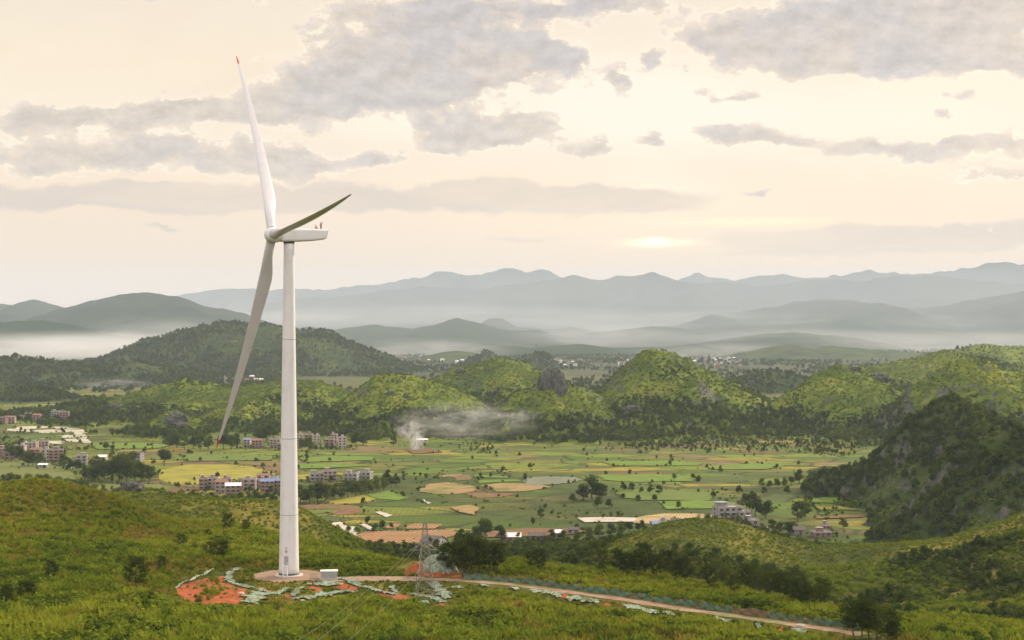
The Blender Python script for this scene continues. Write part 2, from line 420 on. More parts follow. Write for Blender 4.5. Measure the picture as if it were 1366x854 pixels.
def hit(px, py, d0=225.0, d1=900.0):
    """where the sight line of a photo point meets the upland"""
    d = np.arange(d0, d1, 0.5); x = (px-PX0)/FOC*d; z = EYE-(py-HZ)/FOC*d
    g = ground_h(x, d); k = np.argmax(g >= z)
    if g[k] < z[k]: k = len(d)-1
    return (x[k], d[k], g[k])

ridge('hill', 'tallest bright green hill with a pointed grassy top right of the centre',
      [(800, 524, 1800, 250), (837, 500, 1800, 280), (862, 470, 1800, 290), (883, 464, 1800, 300), (908, 469, 1800, 300), (941, 488, 1800, 280), (974, 506, 1790, 240), (1007, 526, 1780, 190), (1040, 550, 1770, 150)])
ridge('hill', 'low hill with a dark rock crag on top left of the tallest hill',
      [(645, 560, 1690, 130), (660, 543, 1690, 150), (686, 525, 1690, 170), (716, 517, 1690, 180), (726, 506, 1690, 180), (738, 503, 1690, 190), (752, 506, 1690, 190), (770, 515, 1690, 190), (800, 528, 1700, 170)])
ridge('hill', 'rounded grassy hill behind the white smoke plume',
      [(440, 570, 1760, 140), (457, 548, 1760, 170), (484, 518, 1760, 210), (511, 500, 1760, 230), (535, 497, 1760, 240), (568, 504, 1760, 240), (602, 514, 1760, 220), (636, 532, 1760, 180), (655, 550, 1760, 120)])
ridge('hill', 'broad grassy hill between the rounded hill and the rock crag',
      [(575, 512, 2200, 180), (585, 506, 2200, 200), (615, 492, 2200, 230), (656, 479, 2200, 260), (676, 477, 2200, 260), (703, 484, 2200, 250), (723, 496, 2200, 220), (745, 512, 2200, 180)])
ridge('hill', 'green hill with a rocky right shoulder right of the tallest hill',
      [(1015, 544, 1760, 150), (1057, 519, 1780, 220), (1090, 496, 1800, 270), (1111, 488, 1800, 290), (1131, 491, 1800, 290), (1165, 499, 1800, 280), (1180, 512, 1800, 250), (1214, 520, 1800, 230), (1245, 518, 1800, 230)])
ridge('hill', 'steep green hill with a notched top at the right edge',
      [(1231, 514, 1600, 180), (1256, 500, 1600, 220), (1280, 483, 1600, 250), (1301, 477, 1600, 260), (1322, 483, 1600, 260), (1343, 494, 1600, 250), (1366, 499, 1600, 250), (1450, 520, 1600, 250), (1540, 560, 1600, 200)])
ridge('hill', 'lighter ridge with a small dome behind the right hand hills',
      [(1144, 492, 2500, 220), (1194, 483, 2500, 260), (1235, 475, 2500, 290), (1260, 467, 2500, 300), (1285, 471, 2500, 300), (1318, 481, 2500, 280), (1380, 486, 2500, 260)])
ridge('hill', 'farthest tree topped ridge at the right edge',
      [(1250, 475, 3100, 200), (1280, 467, 3100, 300), (1322, 459, 3100, 350), (1355, 461, 3100, 350), (1460, 468, 3100, 350)])
ridge('hill', 'small dark wooded knoll behind the gap right of the tallest hill',
      [(975, 508, 2800, 130), (995, 498, 2800, 170), (1020, 494, 2800, 190), (1057, 499, 2800, 190), (1080, 510, 2800, 130)], matn='wooded')
ridge('hill', 'dark wooded hill with a pointed top on the right',
      [(1125, 640, 1060, 90), (1150, 616, 1060, 130), (1173, 595, 1060, 170), (1214, 558, 1060, 220), (1239, 539, 1060, 240), (1260, 534, 1060, 250), (1289, 546, 1060, 240), (1322, 562, 1060, 220), (1360, 575, 1060, 200), (1460, 600, 1060, 200)], matn='wooded', gully=.34, rough=1.8, xs=3.3)
ridge('hill', 'nearest wooded hill shoulder at the right edge',
      [(1275, 640, 860, 90), (1297, 600, 860, 130), (1326, 579, 860, 170), (1343, 572, 860, 180), (1366, 577, 860, 190), (1460, 580, 860, 190)], matn='wooded', gully=.3, rough=1.8, xs=2.0)
ridge('hill', 'long rugged grassy range behind the blade tip',
      [(70, 560, 2050, 150), (91, 548, 2050, 200), (135, 532, 2050, 260), (188, 524, 2050, 290), (209, 516, 2050, 300), (229, 512, 2050, 300), (249, 504, 2050, 300), (276, 510, 2050, 300), (303, 515, 2050, 290), (337, 512, 2050, 290), (370, 508, 2050, 290), (421, 508, 2050, 290), (444, 515, 2050, 280), (470, 524, 2050, 240)], gully=.26, rough=1.6)
ridge('hill', 'small rocky knoll left of the blade tip',
      [(150, 580, 1680, 90), (202, 566, 1680, 120), (229, 547, 1680, 140), (249, 557, 1680, 140), (275, 580, 1680, 90)], gully=.26, rough=1.8)
ridge('hill', 'rugged green knoll behind the turbine tower foot village',
      [(269, 560, 1800, 120), (303, 538, 1800, 160), (337, 530, 1800, 180), (387, 544, 1800, 170), (425, 560, 1800, 130)], gully=.26, rough=1.6)
ridge('hill', 'dull wooded plateau across the left of the valley',
      [(-120, 478, 3200, 350), (0, 476, 3200, 350), (34, 477, 3200, 350), (84, 484, 3200, 350), (135, 493, 3200, 350), (178, 483, 3200, 350), (219, 490, 3200, 350), (269, 498, 3200, 300), (320, 508, 3200, 250)], matn='wooded')
ridge('hill', 'dark mound at the left edge of the valley',
      [(0, 540, 2450, 90), (20, 524, 2450, 130), (40, 516, 2450, 150), (67, 520, 2450, 150), (100, 532, 2450, 110)], matn='wooded')
ridge('hill', 'large dark green mountain crossed by the turbine tower',
      [(111, 484, 4000, 350), (162, 474, 4000, 450), (202, 454, 4000, 550), (236, 447, 4000, 600), (269, 437, 4000, 650), (296, 430, 4000, 700), (330, 432, 4000, 700), (370, 434, 4000, 700), (404, 442, 4000, 700), (438, 440, 4000, 650), (457, 450, 4000, 600), (481, 467, 4000, 450), (505, 483, 4000, 300)], matn='wooded')
ridge('hill', 'low green mountain at the left edge above the mist',
      [(-200, 425, 6000, 900), (0, 430, 6000, 900), (34, 427, 6000, 900), (67, 430, 6000, 900), (101, 434, 6000, 850), (141, 444, 6000, 750), (178, 455, 6000, 500)], matn='far')
ridge('mountain', 'pointed blue mountain at the left edge',
      [(-200, 400, 8800, 1500), (0, 405, 8800, 1500), (20, 406, 8800, 1500), (40, 398, 8800, 1500), (57, 405, 8800, 1400), (81, 411, 8800, 1300), (120, 425, 8800, 1000)], matn='far', xs=3.2)
ridge('mountain', 'broad blue green mountain left of the turbine tower',
      [(67, 419, 8000, 1000), (101, 409, 8000, 1200), (135, 400, 8000, 1300), (162, 393, 8000, 1300), (192, 390, 8000, 1300), (219, 393, 8000, 1300), (249, 399, 8000, 1300), (286, 411, 8000, 1200), (300, 411, 8000, 1100), (323, 417, 8000, 1000), (354, 429, 8000, 800), (385, 440, 8000, 600)], matn='far', xs=2.6)
ridge('hill', 'low hazy range right of the turbine tower',
      [(400, 437, 8500, 1000), (420, 436, 8500, 1000), (447, 441, 8500, 1000), (467, 437, 8500, 1100), (501, 432, 8500, 1200), (521, 436, 8500, 1200), (552, 438, 8500, 1200), (582, 433, 8500, 1200), (615, 424, 8500, 1200), (636, 429, 8500, 1100), (652, 438, 8500, 1000), (690, 441, 8500, 900), (720, 440, 8500, 900), (750, 448, 8500, 700)], matn='far', xs=3.0)
ridge('hill', 'small steep blue hill behind the low hazy range',
      [(625, 440, 10500, 500), (646, 433, 10500, 700), (656, 423, 10500, 800), (669, 425, 10500, 800), (690, 436, 10500, 600), (737, 440, 10500, 500), (757, 436, 10500, 600), (787, 441, 10500, 500)], matn='far', xs=3.5)
ridge('hill', 'low pale green hills in the middle distance',
      [(491, 467, 6500, 450), (552, 466, 6500, 500), (602, 464, 6500, 550), (636, 457, 6500, 600), (663, 460, 6500, 600), (703, 464, 6500, 550), (737, 461, 6500, 550), (777, 459, 6500, 550), (838, 466, 6500, 450)], matn='far')
ridge('hill', 'small dark karst hill left of the distant pylon',
      [(619, 490, 4300, 110), (632, 476, 4300, 170), (647, 467, 4300, 200), (663, 478, 4300, 170), (672, 488, 4300, 110)], matn='wooded')
ridge('hill', 'small dark karst hill under the distant pylon',
      [(690, 480, 4150, 130), (710, 472, 4150, 180), (727, 471, 4150, 180), (737, 486, 4150, 130)], matn='wooded')
ridge('hill', 'grey blue low range in the haze right of centre',
      [(780, 448, 9500, 900), (800, 444, 9500, 1100), (841, 440, 9500, 1300), (879, 435, 9500, 1500), (908, 438, 9500, 1500), (920, 442, 9500, 1400), (945, 442, 9500, 1400), (966, 442, 9500, 1400), (1024, 438, 9500, 1500), (1065, 441, 9500, 1300), (1098, 446, 9500, 1000)], matn='far')
ridge('hill', 'pale low hill behind the distant town',
      [(800, 465, 6500, 400), (883, 463, 6500, 450), (924, 459, 6500, 500), (957, 467, 6500, 400)], matn='far')
ridge('hill', 'long low hazy hill with a small central peak right of centre',
      [(960, 478, 5500, 300), (991, 473, 5500, 400), (1024, 465, 5500, 450), (1049, 459, 5500, 500), (1082, 468, 5500, 500), (1107, 461, 5500, 500), (1152, 465, 5500, 450), (1198, 469, 5500, 400), (1240, 476, 5500, 300)], matn='wooded')
ridge('hill', 'thin low ridge floating in the haze right of centre',
      [(950, 455, 7600, 400), (1010, 446, 7600, 600), (1060, 443, 7600, 700), (1120, 448, 7600, 600), (1165, 456, 7600, 400)], matn='far')
ridge('hill', 'low dark hill beside the hazy village right of the turbine',
      [(545, 482, 5200, 250), (575, 474, 5200, 350), (605, 468, 5200, 400), (640, 474, 5200, 350), (668, 481, 5200, 250)], matn='wooded')
ridge('mountain', 'faint dark foothill in the fog at the right',
      [(930, 430, 11000, 1500), (1000, 411, 11000, 2400), (1060, 406, 11000, 2600), (1100, 399, 11000, 2800), (1140, 408, 11000, 2800), (1200, 420, 11000, 2200), (1250, 410, 11000, 2500), (1300, 400, 11000, 2800), (1366, 388, 11000, 3000), (1500, 380, 11000, 3000)], matn='far', gully=.22)
ridge('mountain', 'long grey blue mountain range across the horizon',
      [(300, 432, 14000, 1320), (345, 412, 14000, 1980), (400, 398, 14000, 2310), (480, 392, 14000, 2376), (560, 382, 14000, 2508), (640, 386, 14000, 2508), (700, 377, 14000, 2640), (740, 372, 14000, 2640), (760, 367, 14000, 2640), (800, 373, 14000, 2640), (840, 368, 14000, 2640), (870, 363, 14000, 2640), (905, 375, 14000, 2640), (950, 376, 14000, 2640), (1000, 380, 14000, 2640), (1050, 377, 14000, 2640), (1100, 372, 14000, 2640), (1150, 376, 14000, 2640), (1200, 368, 14000, 2640), (1250, 367, 14000, 2640), (1300, 374, 14000, 2640), (1366, 378, 14000, 2640), (1550, 370, 14000, 2640)], matn='far', gully=.2, wf=.12)
ridge('mountain', 'palest jagged mountain range beyond all others',
      [(180, 415, 18000, 1550), (240, 395, 18000, 2170), (300, 385, 18000, 2480), (380, 387, 18000, 2480), (450, 385, 18000, 2480), (500, 378, 18000, 2480), (560, 370, 18000, 2480), (585, 364, 18000, 2480), (605, 361, 18000, 2480), (630, 367, 18000, 2480), (665, 360, 18000, 2480), (682, 357, 18000, 2480), (700, 364, 18000, 2480), (722, 357, 18000, 2480), (745, 372, 18000, 2480), (900, 376, 18000, 2480), (930, 367, 18000, 2480), (980, 374, 18000, 2480), (1040, 364, 18000, 2480), (1080, 372, 18000, 2480), (1120, 369, 18000, 2480), (1160, 359, 18000, 2480), (1200, 364, 18000, 2480), (1240, 366, 18000, 2480), (1280, 360, 18000, 2480), (1322, 349, 18000, 2480), (1366, 352, 18000, 2480), (1550, 365, 18000, 2480)], matn='far', gully=.2, wf=.10)

# ---- materials of the land
def veg_color(n, p, s1=1.0):
    """grass and shrub colours that belong to the plants themselves, in patches"""
    a = n.noise(p, 0.016*s1, 4.0, 0.55); b = n.noise(p, 0.09*s1, 4.0, 0.6); c = n.noise(p, 0.6*s1, 3.0, 0.6)
    t = n.m('ADD', n.m('MULTIPLY', a, 0.5), n.m('ADD', n.m('MULTIPLY', b, 0.35), n.m('MULTIPLY', c, 0.15)))
    return n.ss(t, 0.36, 0.64)
def hill_mat(bright):
    def f(n, o):
        k0 = -.44 if bright else -.28
        p = pos(n); g = n.n('ShaderNodeNewGeometry'); nz = n.sep(g.outputs['True Normal'])[2]
        t = veg_color(n, p, 0.8)
        if bright: c = n.ramp(t, [(0, (.05, .085, .012)), (.35, (.095, .14, .013)), (.7, (.15, .19, .016)), (1, (.20, .22, .022))])
        else: c = n.ramp(t, [(0, (.022, .040, .012)), (.5, (.042, .066, .016)), (1, (.075, .098, .022))])
        rk = n.m('ADD', n.m('MULTIPLY', nz, -1.0), n.m('MULTIPLY', n.noise(p, 0.05, 5.0, 0.65), 0.55))
        rn = n.noise(n.v('MULTIPLY', p, (1.0, 1.0, 0.5)), 0.25, 6.0, 0.7)
        rock = n.ramp(rn, [(0.3, (.05, .052, .044)), (.6, (.13, .13, .11)), (.8, (.22, .22, .19))])
        c = n.mix(n.ss(rk, k0, k0+.10), c, rock)
        bm = n.m('ADD', n.noise(p, 0.22, 5.0, 0.7), n.m('MULTIPLY', n.noise(p, 0.05, 3.0, 0.6), 2.0))
        return pbsdf(n, c, 0.9, bump=bm, bs=0.9, bd=3.0, spec=0.1)
    return f
mat('hill', hill_mat(True)); mat('wooded', hill_mat(False))
def far_f(n, o):
    p = pos(n); a = n.noise(p, 0.0012, 6.0, 0.6)
    c = n.ramp(a, [(.3, (.020, .036, .022)), (.7, (.055, .075, .038))])
    return pbsdf(n, c, 0.95, spec=0.0)
mat('far', far_f)
def ground_f(n, o):
    p = pos(n); up = n.n('ShaderNodeAttribute', attribute_name='upland').outputs['Fac']
    # upland turf
    t = veg_color(n, p, 1.6)
    turf = n.ramp(t, [(0, (.035, .048, .009)), (.4, (.065, .075, .010)), (.7, (.115, .11, .015)), (1, (.17, .14, .025))])
    # valley floor: patchwork of plots
    pw = n.v('ADD', p, n.v('MULTIPLY', n.v('SUBTRACT', n.noise(p, 0.006, 3.0, out='Color'), (.5, .5, .5)), (70., 60., 0.)))
    pw = n.v('MULTIPLY', pw, (1/62., 1/27., 0.))
    vo = n.n('ShaderNodeTexVoronoi', feature='F1', distance='MINKOWSKI'); vo.inputs['Exponent'].default_value = 3.0; n.put(vo.inputs['Vector'], pw); vo.inputs['Scale'].default_value = 1.0; vo.inputs['Randomness'].default_value = 0.85
    ve = n.n('ShaderNodeTexVoronoi', feature='DISTANCE_TO_EDGE'); n.put(ve.inputs['Vector'], pw); ve.inputs['Scale'].default_value = 1.0; ve.inputs['Randomness'].default_value = 0.85
    rr, rg, rb = n.sep(vo.outputs['Color'])
    fcol = n.ramp(rr, [(0, (.085, .15, .018)), (.14, (.13, .20, .025)), (.28, (.17, .18, .035)), (.42, (.19, .25, .03)), (.56, (.21, .20, .045)), (.68, (.33, .28, .045)),
                       (.78, (.09, .13, .03)), (.86, (.24, .17, .085)), (.93, (.20, .12, .06)), (.98, (.12, .20, .03))], 'CONSTANT')
    rows = n.n('ShaderNodeTexWave'); n.put(rows.inputs['Vector'], p); rows.inputs['Scale'].default_value = 0.09; rows.inputs['Distortion'].default_value = 1.5
    fcol = n.mix(n.m('MULTIPLY', n.ss(rows.outputs['Fac'], .3, .7), n.ss(n.sep(p)[1], 950., 1250., .2, 0.)), fcol, (.05, .06, .02))
    fcol = n.mix(n.m('MULTIPLY', n.ss(n.noise(p, 0.05, 6.0, 0.7), .40, .64), .62), fcol, (.10, .115, .03))
    bund = n.ss(ve.outputs['Distance'], 0.015, 0.05, 1.0, 0.0)
    fcol = n.mix(n.m('MULTIPLY', bund, .8), fcol, (.035, .05, .015))
    rough_land = n.ss(n.noise(p, 0.0016, 4.0, 0.55), .50, .58)
    scrub = n.ramp(n.noise(p, 0.04, 5.0, 0.65), [(.3, (.025, .045, .014)), (.55, (.06, .09, .02)), (.75, (.12, .13, .035))])
    fcol = n.mix(n.m('MULTIPLY', rough_land, .85), fcol, scrub)
    # far plain: finer, duller
    far = n.ss(n.sep(p)[1], 2300., 4000.)
    farc = n.ramp(n.noise(n.v('MULTIPLY', p, (1., 1., 0.)), 0.004, 6.0, 0.65), [(.35, (.022, .036, .014)), (.5, (.06, .075, .025)), (.62, (.12, .12, .05)), (.72, (.05, .065, .02))])
    fcol = n.mix(far, fcol, farc)
    fcol = n.v('MULTIPLY', fcol, (.84, .82, .80))
    c = n.mix(up, fcol, turf)
    bm = n.noise(p, 1.4, 5.0, 0.7)
    return pbsdf(n, c, 0.95, bump=bm, bs=0.6, bd=0.5, spec=0.1)
mat('ground', ground_f)

def grid_faces(nr, nc):
    i = np.arange(nr-1)[:, None]*nc+np.arange(nc-1)[None]
    return np.stack([i, i+1, i+nc+1, i+nc], -1).reshape(-1, 4)
def build_ground():
    azs = np.concatenate([np.linspace(-math.pi, -0.45, 40)[:-1], np.linspace(-0.45, 0.45, 620), np.linspace(0.45, math.pi, 40)[1:]])
    rs = np.concatenate([[1, 40, 90, 140, 180, 205], np.arange(225, 900, 1.5), np.geomspace(901, 19500, 170)])
    AZ, RR = np.meshgrid(azs, rs); X = RR*np.sin(AZ); Y = RR*np.cos(AZ)
    Z = ground_h(X, Y)
    back = sstep(Y, 225, 60); Z = Z*(1-back)+50*back*(1-sstep(RR, 900, 3000))
    o = mesh_obj('ground', np.stack([X, Y, Z], -1).reshape(-1, 3), grid_faces(*X.shape), MATS['ground'], smooth=True)
    a = o.data.attributes.new('upland', 'FLOAT', 'POINT')
    up = sstep(Z, 1.5, 6)+0*X; a.data.foreach_set('value', up.ravel().astype(np.float32))
    tag(o, 'grassy upland in front falling to the patchwork farmland of the valley floor', 'ground', kind='structure')
build_ground()
def build_hill(h):
    xs = [p[0] for s in h['segs'] for p in s]; ys = [p[1] for s in h['segs'] for p in s]; w = max(p[3] for s in h['segs'] for p in s)*1.25
    d = np.mean(ys); res = h['res'] or max(2.6, d/520.0 if d < 5000 else d/330.0)
    x = np.arange(min(xs)-w, max(xs)+w, res); y = np.arange(min(ys)-w, max(ys)+w, res*1.2 if d < 12000 else res*2)
    x = x[(np.abs(x) < 0.50*(d+w))]
    X, Y = np.meshgrid(x, y); Z = ridge_h(h, X, Y)
    F = grid_faces(*X.shape); keep = (Z.reshape(-1)[F] > -1.0).any(1); F = F[keep]
    used = np.unique(F); idx = np.full(X.size, -1); idx[used] = np.arange(len(used))
    Vv = np.stack([X, Y, np.maximum(Z, -6)], -1).reshape(-1, 3)[used]
    o = mesh_obj(h['name'], Vv, idx[F], MATS[h['mat']], smooth=True)
    tag(o, h['label'], h['name'], kind='structure')
for h in HILLS: build_hill(h)

# ---- valley air
def haze():
    m = bpy.data.materials.new('haze'); m.use_nodes = True; t = m.node_tree; t.nodes.clear()
    o = t.nodes.new('ShaderNodeOutputMaterial'); v = t.nodes.new('ShaderNodeVolumePrincipled')
    v.inputs['Color'].default_value = (.72, .845, 1.0, 1); v.inputs['Density'].default_value = HAZE_D; v.inputs['Anisotropy'].default_value = 0.0
    t.links.new(v.outputs[0], o.inputs['Volume'])
    b = MB().box((0, 900, 464), (44000, 42000, 932)).build('haze', m)
    tag(b, 'pale blue evening haze filling the valley air', 'haze', kind='stuff')
HAZE_D = 4.2e-5
haze()
# ------------------------------------------------------------------ plants
def leaf_mat(name, cols, trans=0.3, ws=0.02):
    def f(n, o):
        oi = n.n('ShaderNodeObjectInfo').outputs['Random']; p = pos(n)
        a = n.noise(p, ws, 3.0, 0.55)
        t = n.m('ADD', n.m('MULTIPLY', a, 1.5), n.m('SUBTRACT', n.m('MULTIPLY', oi, 0.5), 0.5))
        c = n.ramp(t, [(0.1, cols[0]), (.5, cols[1]), (.9, cols[2])])
        d = n.n('ShaderNodeBsdfDiffuse'); n.put(d.inputs[0], c)
        tr = n.n('ShaderNodeBsdfTranslucent'); n.put(tr.inputs[0], n.mix(0.4, c, (c2y)))
        mx = n.n('ShaderNodeMixShader'); mx.inputs[0].default_value = trans
        n.t.links.new(d.outputs[0], mx.inputs[1]); n.t.links.new(tr.outputs[0], mx.inputs[2])
        return mx.outputs[0]
    c2y = (.16, .17, .02)
    return mat(name, f)
M_GRASS = leaf_mat('grass_blades', [(.085, .125, .010), (.19, .235, .016), (.30, .315, .028)], .35)
M_DRY = leaf_mat('dry_grass', [(.17, .15, .02), (.26, .21, .035), (.33, .26, .06)], .3)
M_BUSH = leaf_mat('bush_leaves', [(.030, .055, .009), (.070, .108, .012), (.14, .175, .018)], .3)
M_BRIGHT = leaf_mat('bright_scrub', [(.085, .135, .012), (.16, .215, .017), (.235, .27, .022)], .35)
M_TREE = leaf_mat('tree_leaves', [(.024, .044, .009), (.055, .086, .014), (.12, .15, .022)], .25)
M_PINE = leaf_mat('pine_needles', [(.018, .034, .008), (.040, .062, .010), (.085, .11, .015)], .2)
M_BARK = mat('bark', lambda n, o: pbsdf(n, n.ramp(n.noise(objc(n), 3.0, 4.0), [(.3, (.05, .035, .025)), (.7, (.13, .10, .075))]), .95))

def leaves(mb, c, rad, n, size, rnd, shell=.55, asp=1.0, flat=0.0):
    for _ in range(n):
        th = rnd.uniform(0, 2*math.pi); z = rnd.uniform(-1, 1); s = math.sqrt(max(0, 1-z*z)); r = rnd.uniform(shell, 1)**.7
        d = Vector((s*math.cos(th), s*math.sin(th), z)); p = Vector((c[0]+d.x*rad[0]*r, c[1]+d.y*rad[1]*r, c[2]+d.z*rad[2]*r))
        nn = (d+Vector((rnd.gauss(0, .5), rnd.gauss(0, .5), rnd.gauss(0, .5)+.4))).normalized()
        a = nn.orthogonal().normalized(); q = rnd.uniform(0, 6.28); a = (a*math.cos(q)+nn.cross(a)*math.sin(q)); b = nn.cross(a)
        L = size*rnd.uniform(.6, 1.3); w = L*asp*.5; L *= .5
        mb.add([p-a*L, p+b*w*.9+nn*L*.2, p+a*L, p-b*w*.9+nn*L*.2], [(0, 1, 2, 3)])
def grass_tuft(seed, n=26, h=.9, spread=.55, w=.11):
    rnd = random.Random(seed); mb = MB()
    for _ in range(n):
        th = rnd.uniform(0, 6.28); r = rnd.uniform(0, spread)*.6; x, y = r*math.cos(th), r*math.sin(th)
        hh = h*rnd.uniform(.55, 1.15); ln = rnd.uniform(.15, .6)*hh; q = th+rnd.gauss(0, .6); ww = w*rnd.uniform(.7, 1.5)
        ax, ay = -math.sin(q)*ww, math.cos(q)*ww; lx, ly = math.cos(q)*ln, math.sin(q)*ln
        mb.add([(x-ax, y-ay, -.12), (x+ax, y+ay, -.12), (x+lx*.35+ax*.8, y+ly*.35+ay*.8, hh*.6), (x+lx*.35-ax*.8, y+ly*.35-ay*.8, hh*.6), (x+lx, y+ly, hh)],
               [(0, 1, 2, 3), (3, 2, 4)])
    return mb
def bush_mb(seed, r=1.0, n=130, size=.3, blobs=5):
    rnd = random.Random(seed); mb = MB()
    for _ in range(blobs):
        th = rnd.uniform(0, 6.28); q = rnd.uniform(.1, .6)*r; br = r*rnd.uniform(.38, .62)
        leaves(mb, (q*math.cos(th), q*math.sin(th), br*rnd.uniform(.5, 1.1)), (br, br, br*.85), n//blobs, size, rnd)
    return mb
def broadleaf_mb(seed, h=10., n=1300, size=.62):
    """crown only; trunk apart"""
    rnd = random.Random(seed); mb = MB(); R0 = h*rnd.uniform(.40, .50); k = 11
    for i in range(k):
        th = rnd.uniform(0, 6.28); e = rnd.uniform(0, 1); q = R0*.62*math.sqrt(rnd.uniform(.05, 1))*(1-.45*e); br = R0*rnd.uniform(.34, .50)
        leaves(mb, (q*math.cos(th), q*math.sin(th), h*(.27+.50*e)), (br, br, br*.78), n//k, size, rnd, .5)
    return mb
def trunk_mb(seed, h, r=.22, crown=.45, nl=7):
    rnd = random.Random(seed); mb = MB(); pts = []; x = y = 0
    for i in range(6):
        pts.append((x, y, -.4+(h*.8+.4)*i/5)); x += rnd.gauss(0, .02*h); y += rnd.gauss(0, .02*h)
    mb.tube(pts, [r*(1-.15*i) for i in range(6)], 7)
    for i in range(nl):
        z = h*rnd.uniform(.3, .7); t = z/(h*.8)*5; k = min(int(t), 4); b = Vector(pts[k]).lerp(Vector(pts[k+1]), t-k)
        th = rnd.uniform(0, 6.28); L = h*crown*rnd.uniform(.45, .8)
        e = b+Vector((math.cos(th)*L, math.sin(th)*L, L*.6)); mb.tube([b, b.lerp(e, .5)+Vector((0, 0, -.05*L)), e], [r*.4, r*.28, r*.1], 5)
    return mb
def pine_mbs(seed, h=5.5, n=2300):
    rnd = random.Random(seed); tr = MB(); cr = MB(); pts = []; x = y = 0
    for i in range(6):
        pts.append((x, y, -.4+(h*.95+.4)*i/5)); x += rnd.gauss(0, .03*h); y += rnd.gauss(0, .03*h)
    tr.tube(pts, [.13*h/5*(1-.16*i) for i in range(6)], 6)
    k = 24
    for i in range(k):
        f = .28+.70*i/(k-1); z = h*f; t = min(4.99, (z+.4)/(h*.95+.4)*5); j = int(t); b = Vector(pts[j]).lerp(Vector(pts[j+1]), t-j)
        th = i*2.4+rnd.gauss(0, .4); L = h*.40*(math.sin(min(1, (f-.18)/.35)*1.57))*(1.08-f)**.55*rnd.uniform(.65, 1.2)*1.25
        e = b+Vector((math.cos(th)*L, math.sin(th)*L, L*.35)); tr.tube([b, e], [.035*h/5, .012*h/5], 4)
        for m in (1.0, .6):
            c = b.lerp(e, m); rr = h*.105*rnd.uniform(.8, 1.3)*(1.15 if m == 1 else .9)
            leaves(cr, c, (rr, rr, rr*.7), n//(2*k), .28*h/5, rnd, .2, .45)
    return tr, cr
HID = bpy.data.collections.new('plant_sources')          # sources for the scattered vegetation, not linked to the scene
def source(name, mbs):
    """one unlinked mesh object made of (mb, material) pairs"""
    v = []; f = []; mi = []
    for i, (m, _) in enumerate(mbs):
        k = len(v); v += m.v; f += [tuple(a+k for a in q) for q in m.f]; mi += [i]*len(m.f)
    me = bpy.data.meshes.new(name); me.from_pydata(v, [], f)
    for _, mm in mbs: me.materials.append(mm)
    me.polygons.foreach_set('material_index', mi); me.update()
    return bpy.data.objects.new(name, me)
def scatter(name, label, cat, pts, scl, srcs, idx=None, sz=None):
    """one stuff object: instances of the source plants on its own points"""
    c = bpy.data.collections.new(name+'_kinds')
    for i, s in enumerate(srcs): s2 = s.copy(); s2.name = 'k%02d_%s' % (i, s.name); c.objects.link(s2)
    n = len(pts); me = bpy.data.meshes.new(name); me.vertices.add(n); me.vertices.foreach_set('co', np.asarray(pts, np.float32).ravel())
    a = me.attributes.new('rot', 'FLOAT_VECTOR', 'POINT'); r = np.zeros((n, 3), np.float32); r[:, 2] = RNG.uniform(0, 6.28, n); r[:, 0] = RNG.normal(0, .08, n); r[:, 1] = RNG.normal(0, .08, n)
    a.data.foreach_set('vector', r.ravel())
    a = me.attributes.new('scl', 'FLOAT_VECTOR', 'POINT'); s = np.repeat(np.asarray(scl, np.float32)[:, None], 3, 1)
    s[:, 2] *= sz if sz is not None else RNG.uniform(.8, 1.2, n)
    a.data.foreach_set('vector', s.ravel())
    a = me.attributes.new('kind_index', 'INT', 'POINT'); a.data.foreach_set('value', (RNG.integers(0, len(srcs), n) if idx is None else idx).astype(np.int32))
    o = bpy.data.objects.new(name, me); COL.objects.link(o)
    g = bpy.data.node_groups.new(name, 'GeometryNodeTree')
    g.interface.new_socket('Geometry', in_out='INPUT', socket_type='NodeSocketGeometry'); g.interface.new_socket('Geometry', in_out='OUTPUT', socket_type='NodeSocketGeometry')
    gi = g.nodes.new('NodeGroupInput'); go = g.nodes.new('NodeGroupOutput'); ip = g.nodes.new('GeometryNodeInstanceOnPoints'); ci = g.nodes.new('GeometryNodeCollectionInfo')
    ci.inputs[0].default_value = c; ci.inputs['Separate Children'].default_value = True; ci.inputs['Reset Children'].default_value = True
    g.links.new(gi.outputs[0], ip.inputs['Points']); g.links.new(ci.outputs[0], ip.inputs['Instance']); ip.inputs['Pick Instance'].default_value = True
    for nm, dt, sk in (('kind_index', 'INT', 'Instance Index'), ('rot', 'FLOAT_VECTOR', 'Rotation'), ('scl', 'FLOAT_VECTOR', 'Scale')):
        na = g.nodes.new('GeometryNodeInputNamedAttribute'); na.data_type = dt; na.inputs[0].default_value = nm
        g.links.new(na.outputs[0], ip.inputs[sk])
    g.links.new(ip.outputs[0], go.inputs[0])
    m = o.modifiers.new('scatter', 'NODES'); m.node_group = g
    return tag(o, label, cat, kind='stuff')
def in_poly(x, y, poly):
    r = np.zeros(np.shape(x), bool); n = len(poly)
    for i in range(n):
        x0, y0 = poly[i][:2]; x1, y1 = poly[(i+1) % n][:2]
        if y0 == y1: continue
        r ^= ((y0 > y) != (y1 > y)) & (x < (x1-x0)*(y-y0)/(y1-y0)+x0)
    return r
def fan(n, d0, d1, a=.375):
    """random ground points over the part of the land in front of the camera"""
    d = np.sqrt(RNG.uniform(d0*d0, d1*d1, n)); t = RNG.uniform(-a, a, n); return d*t, d

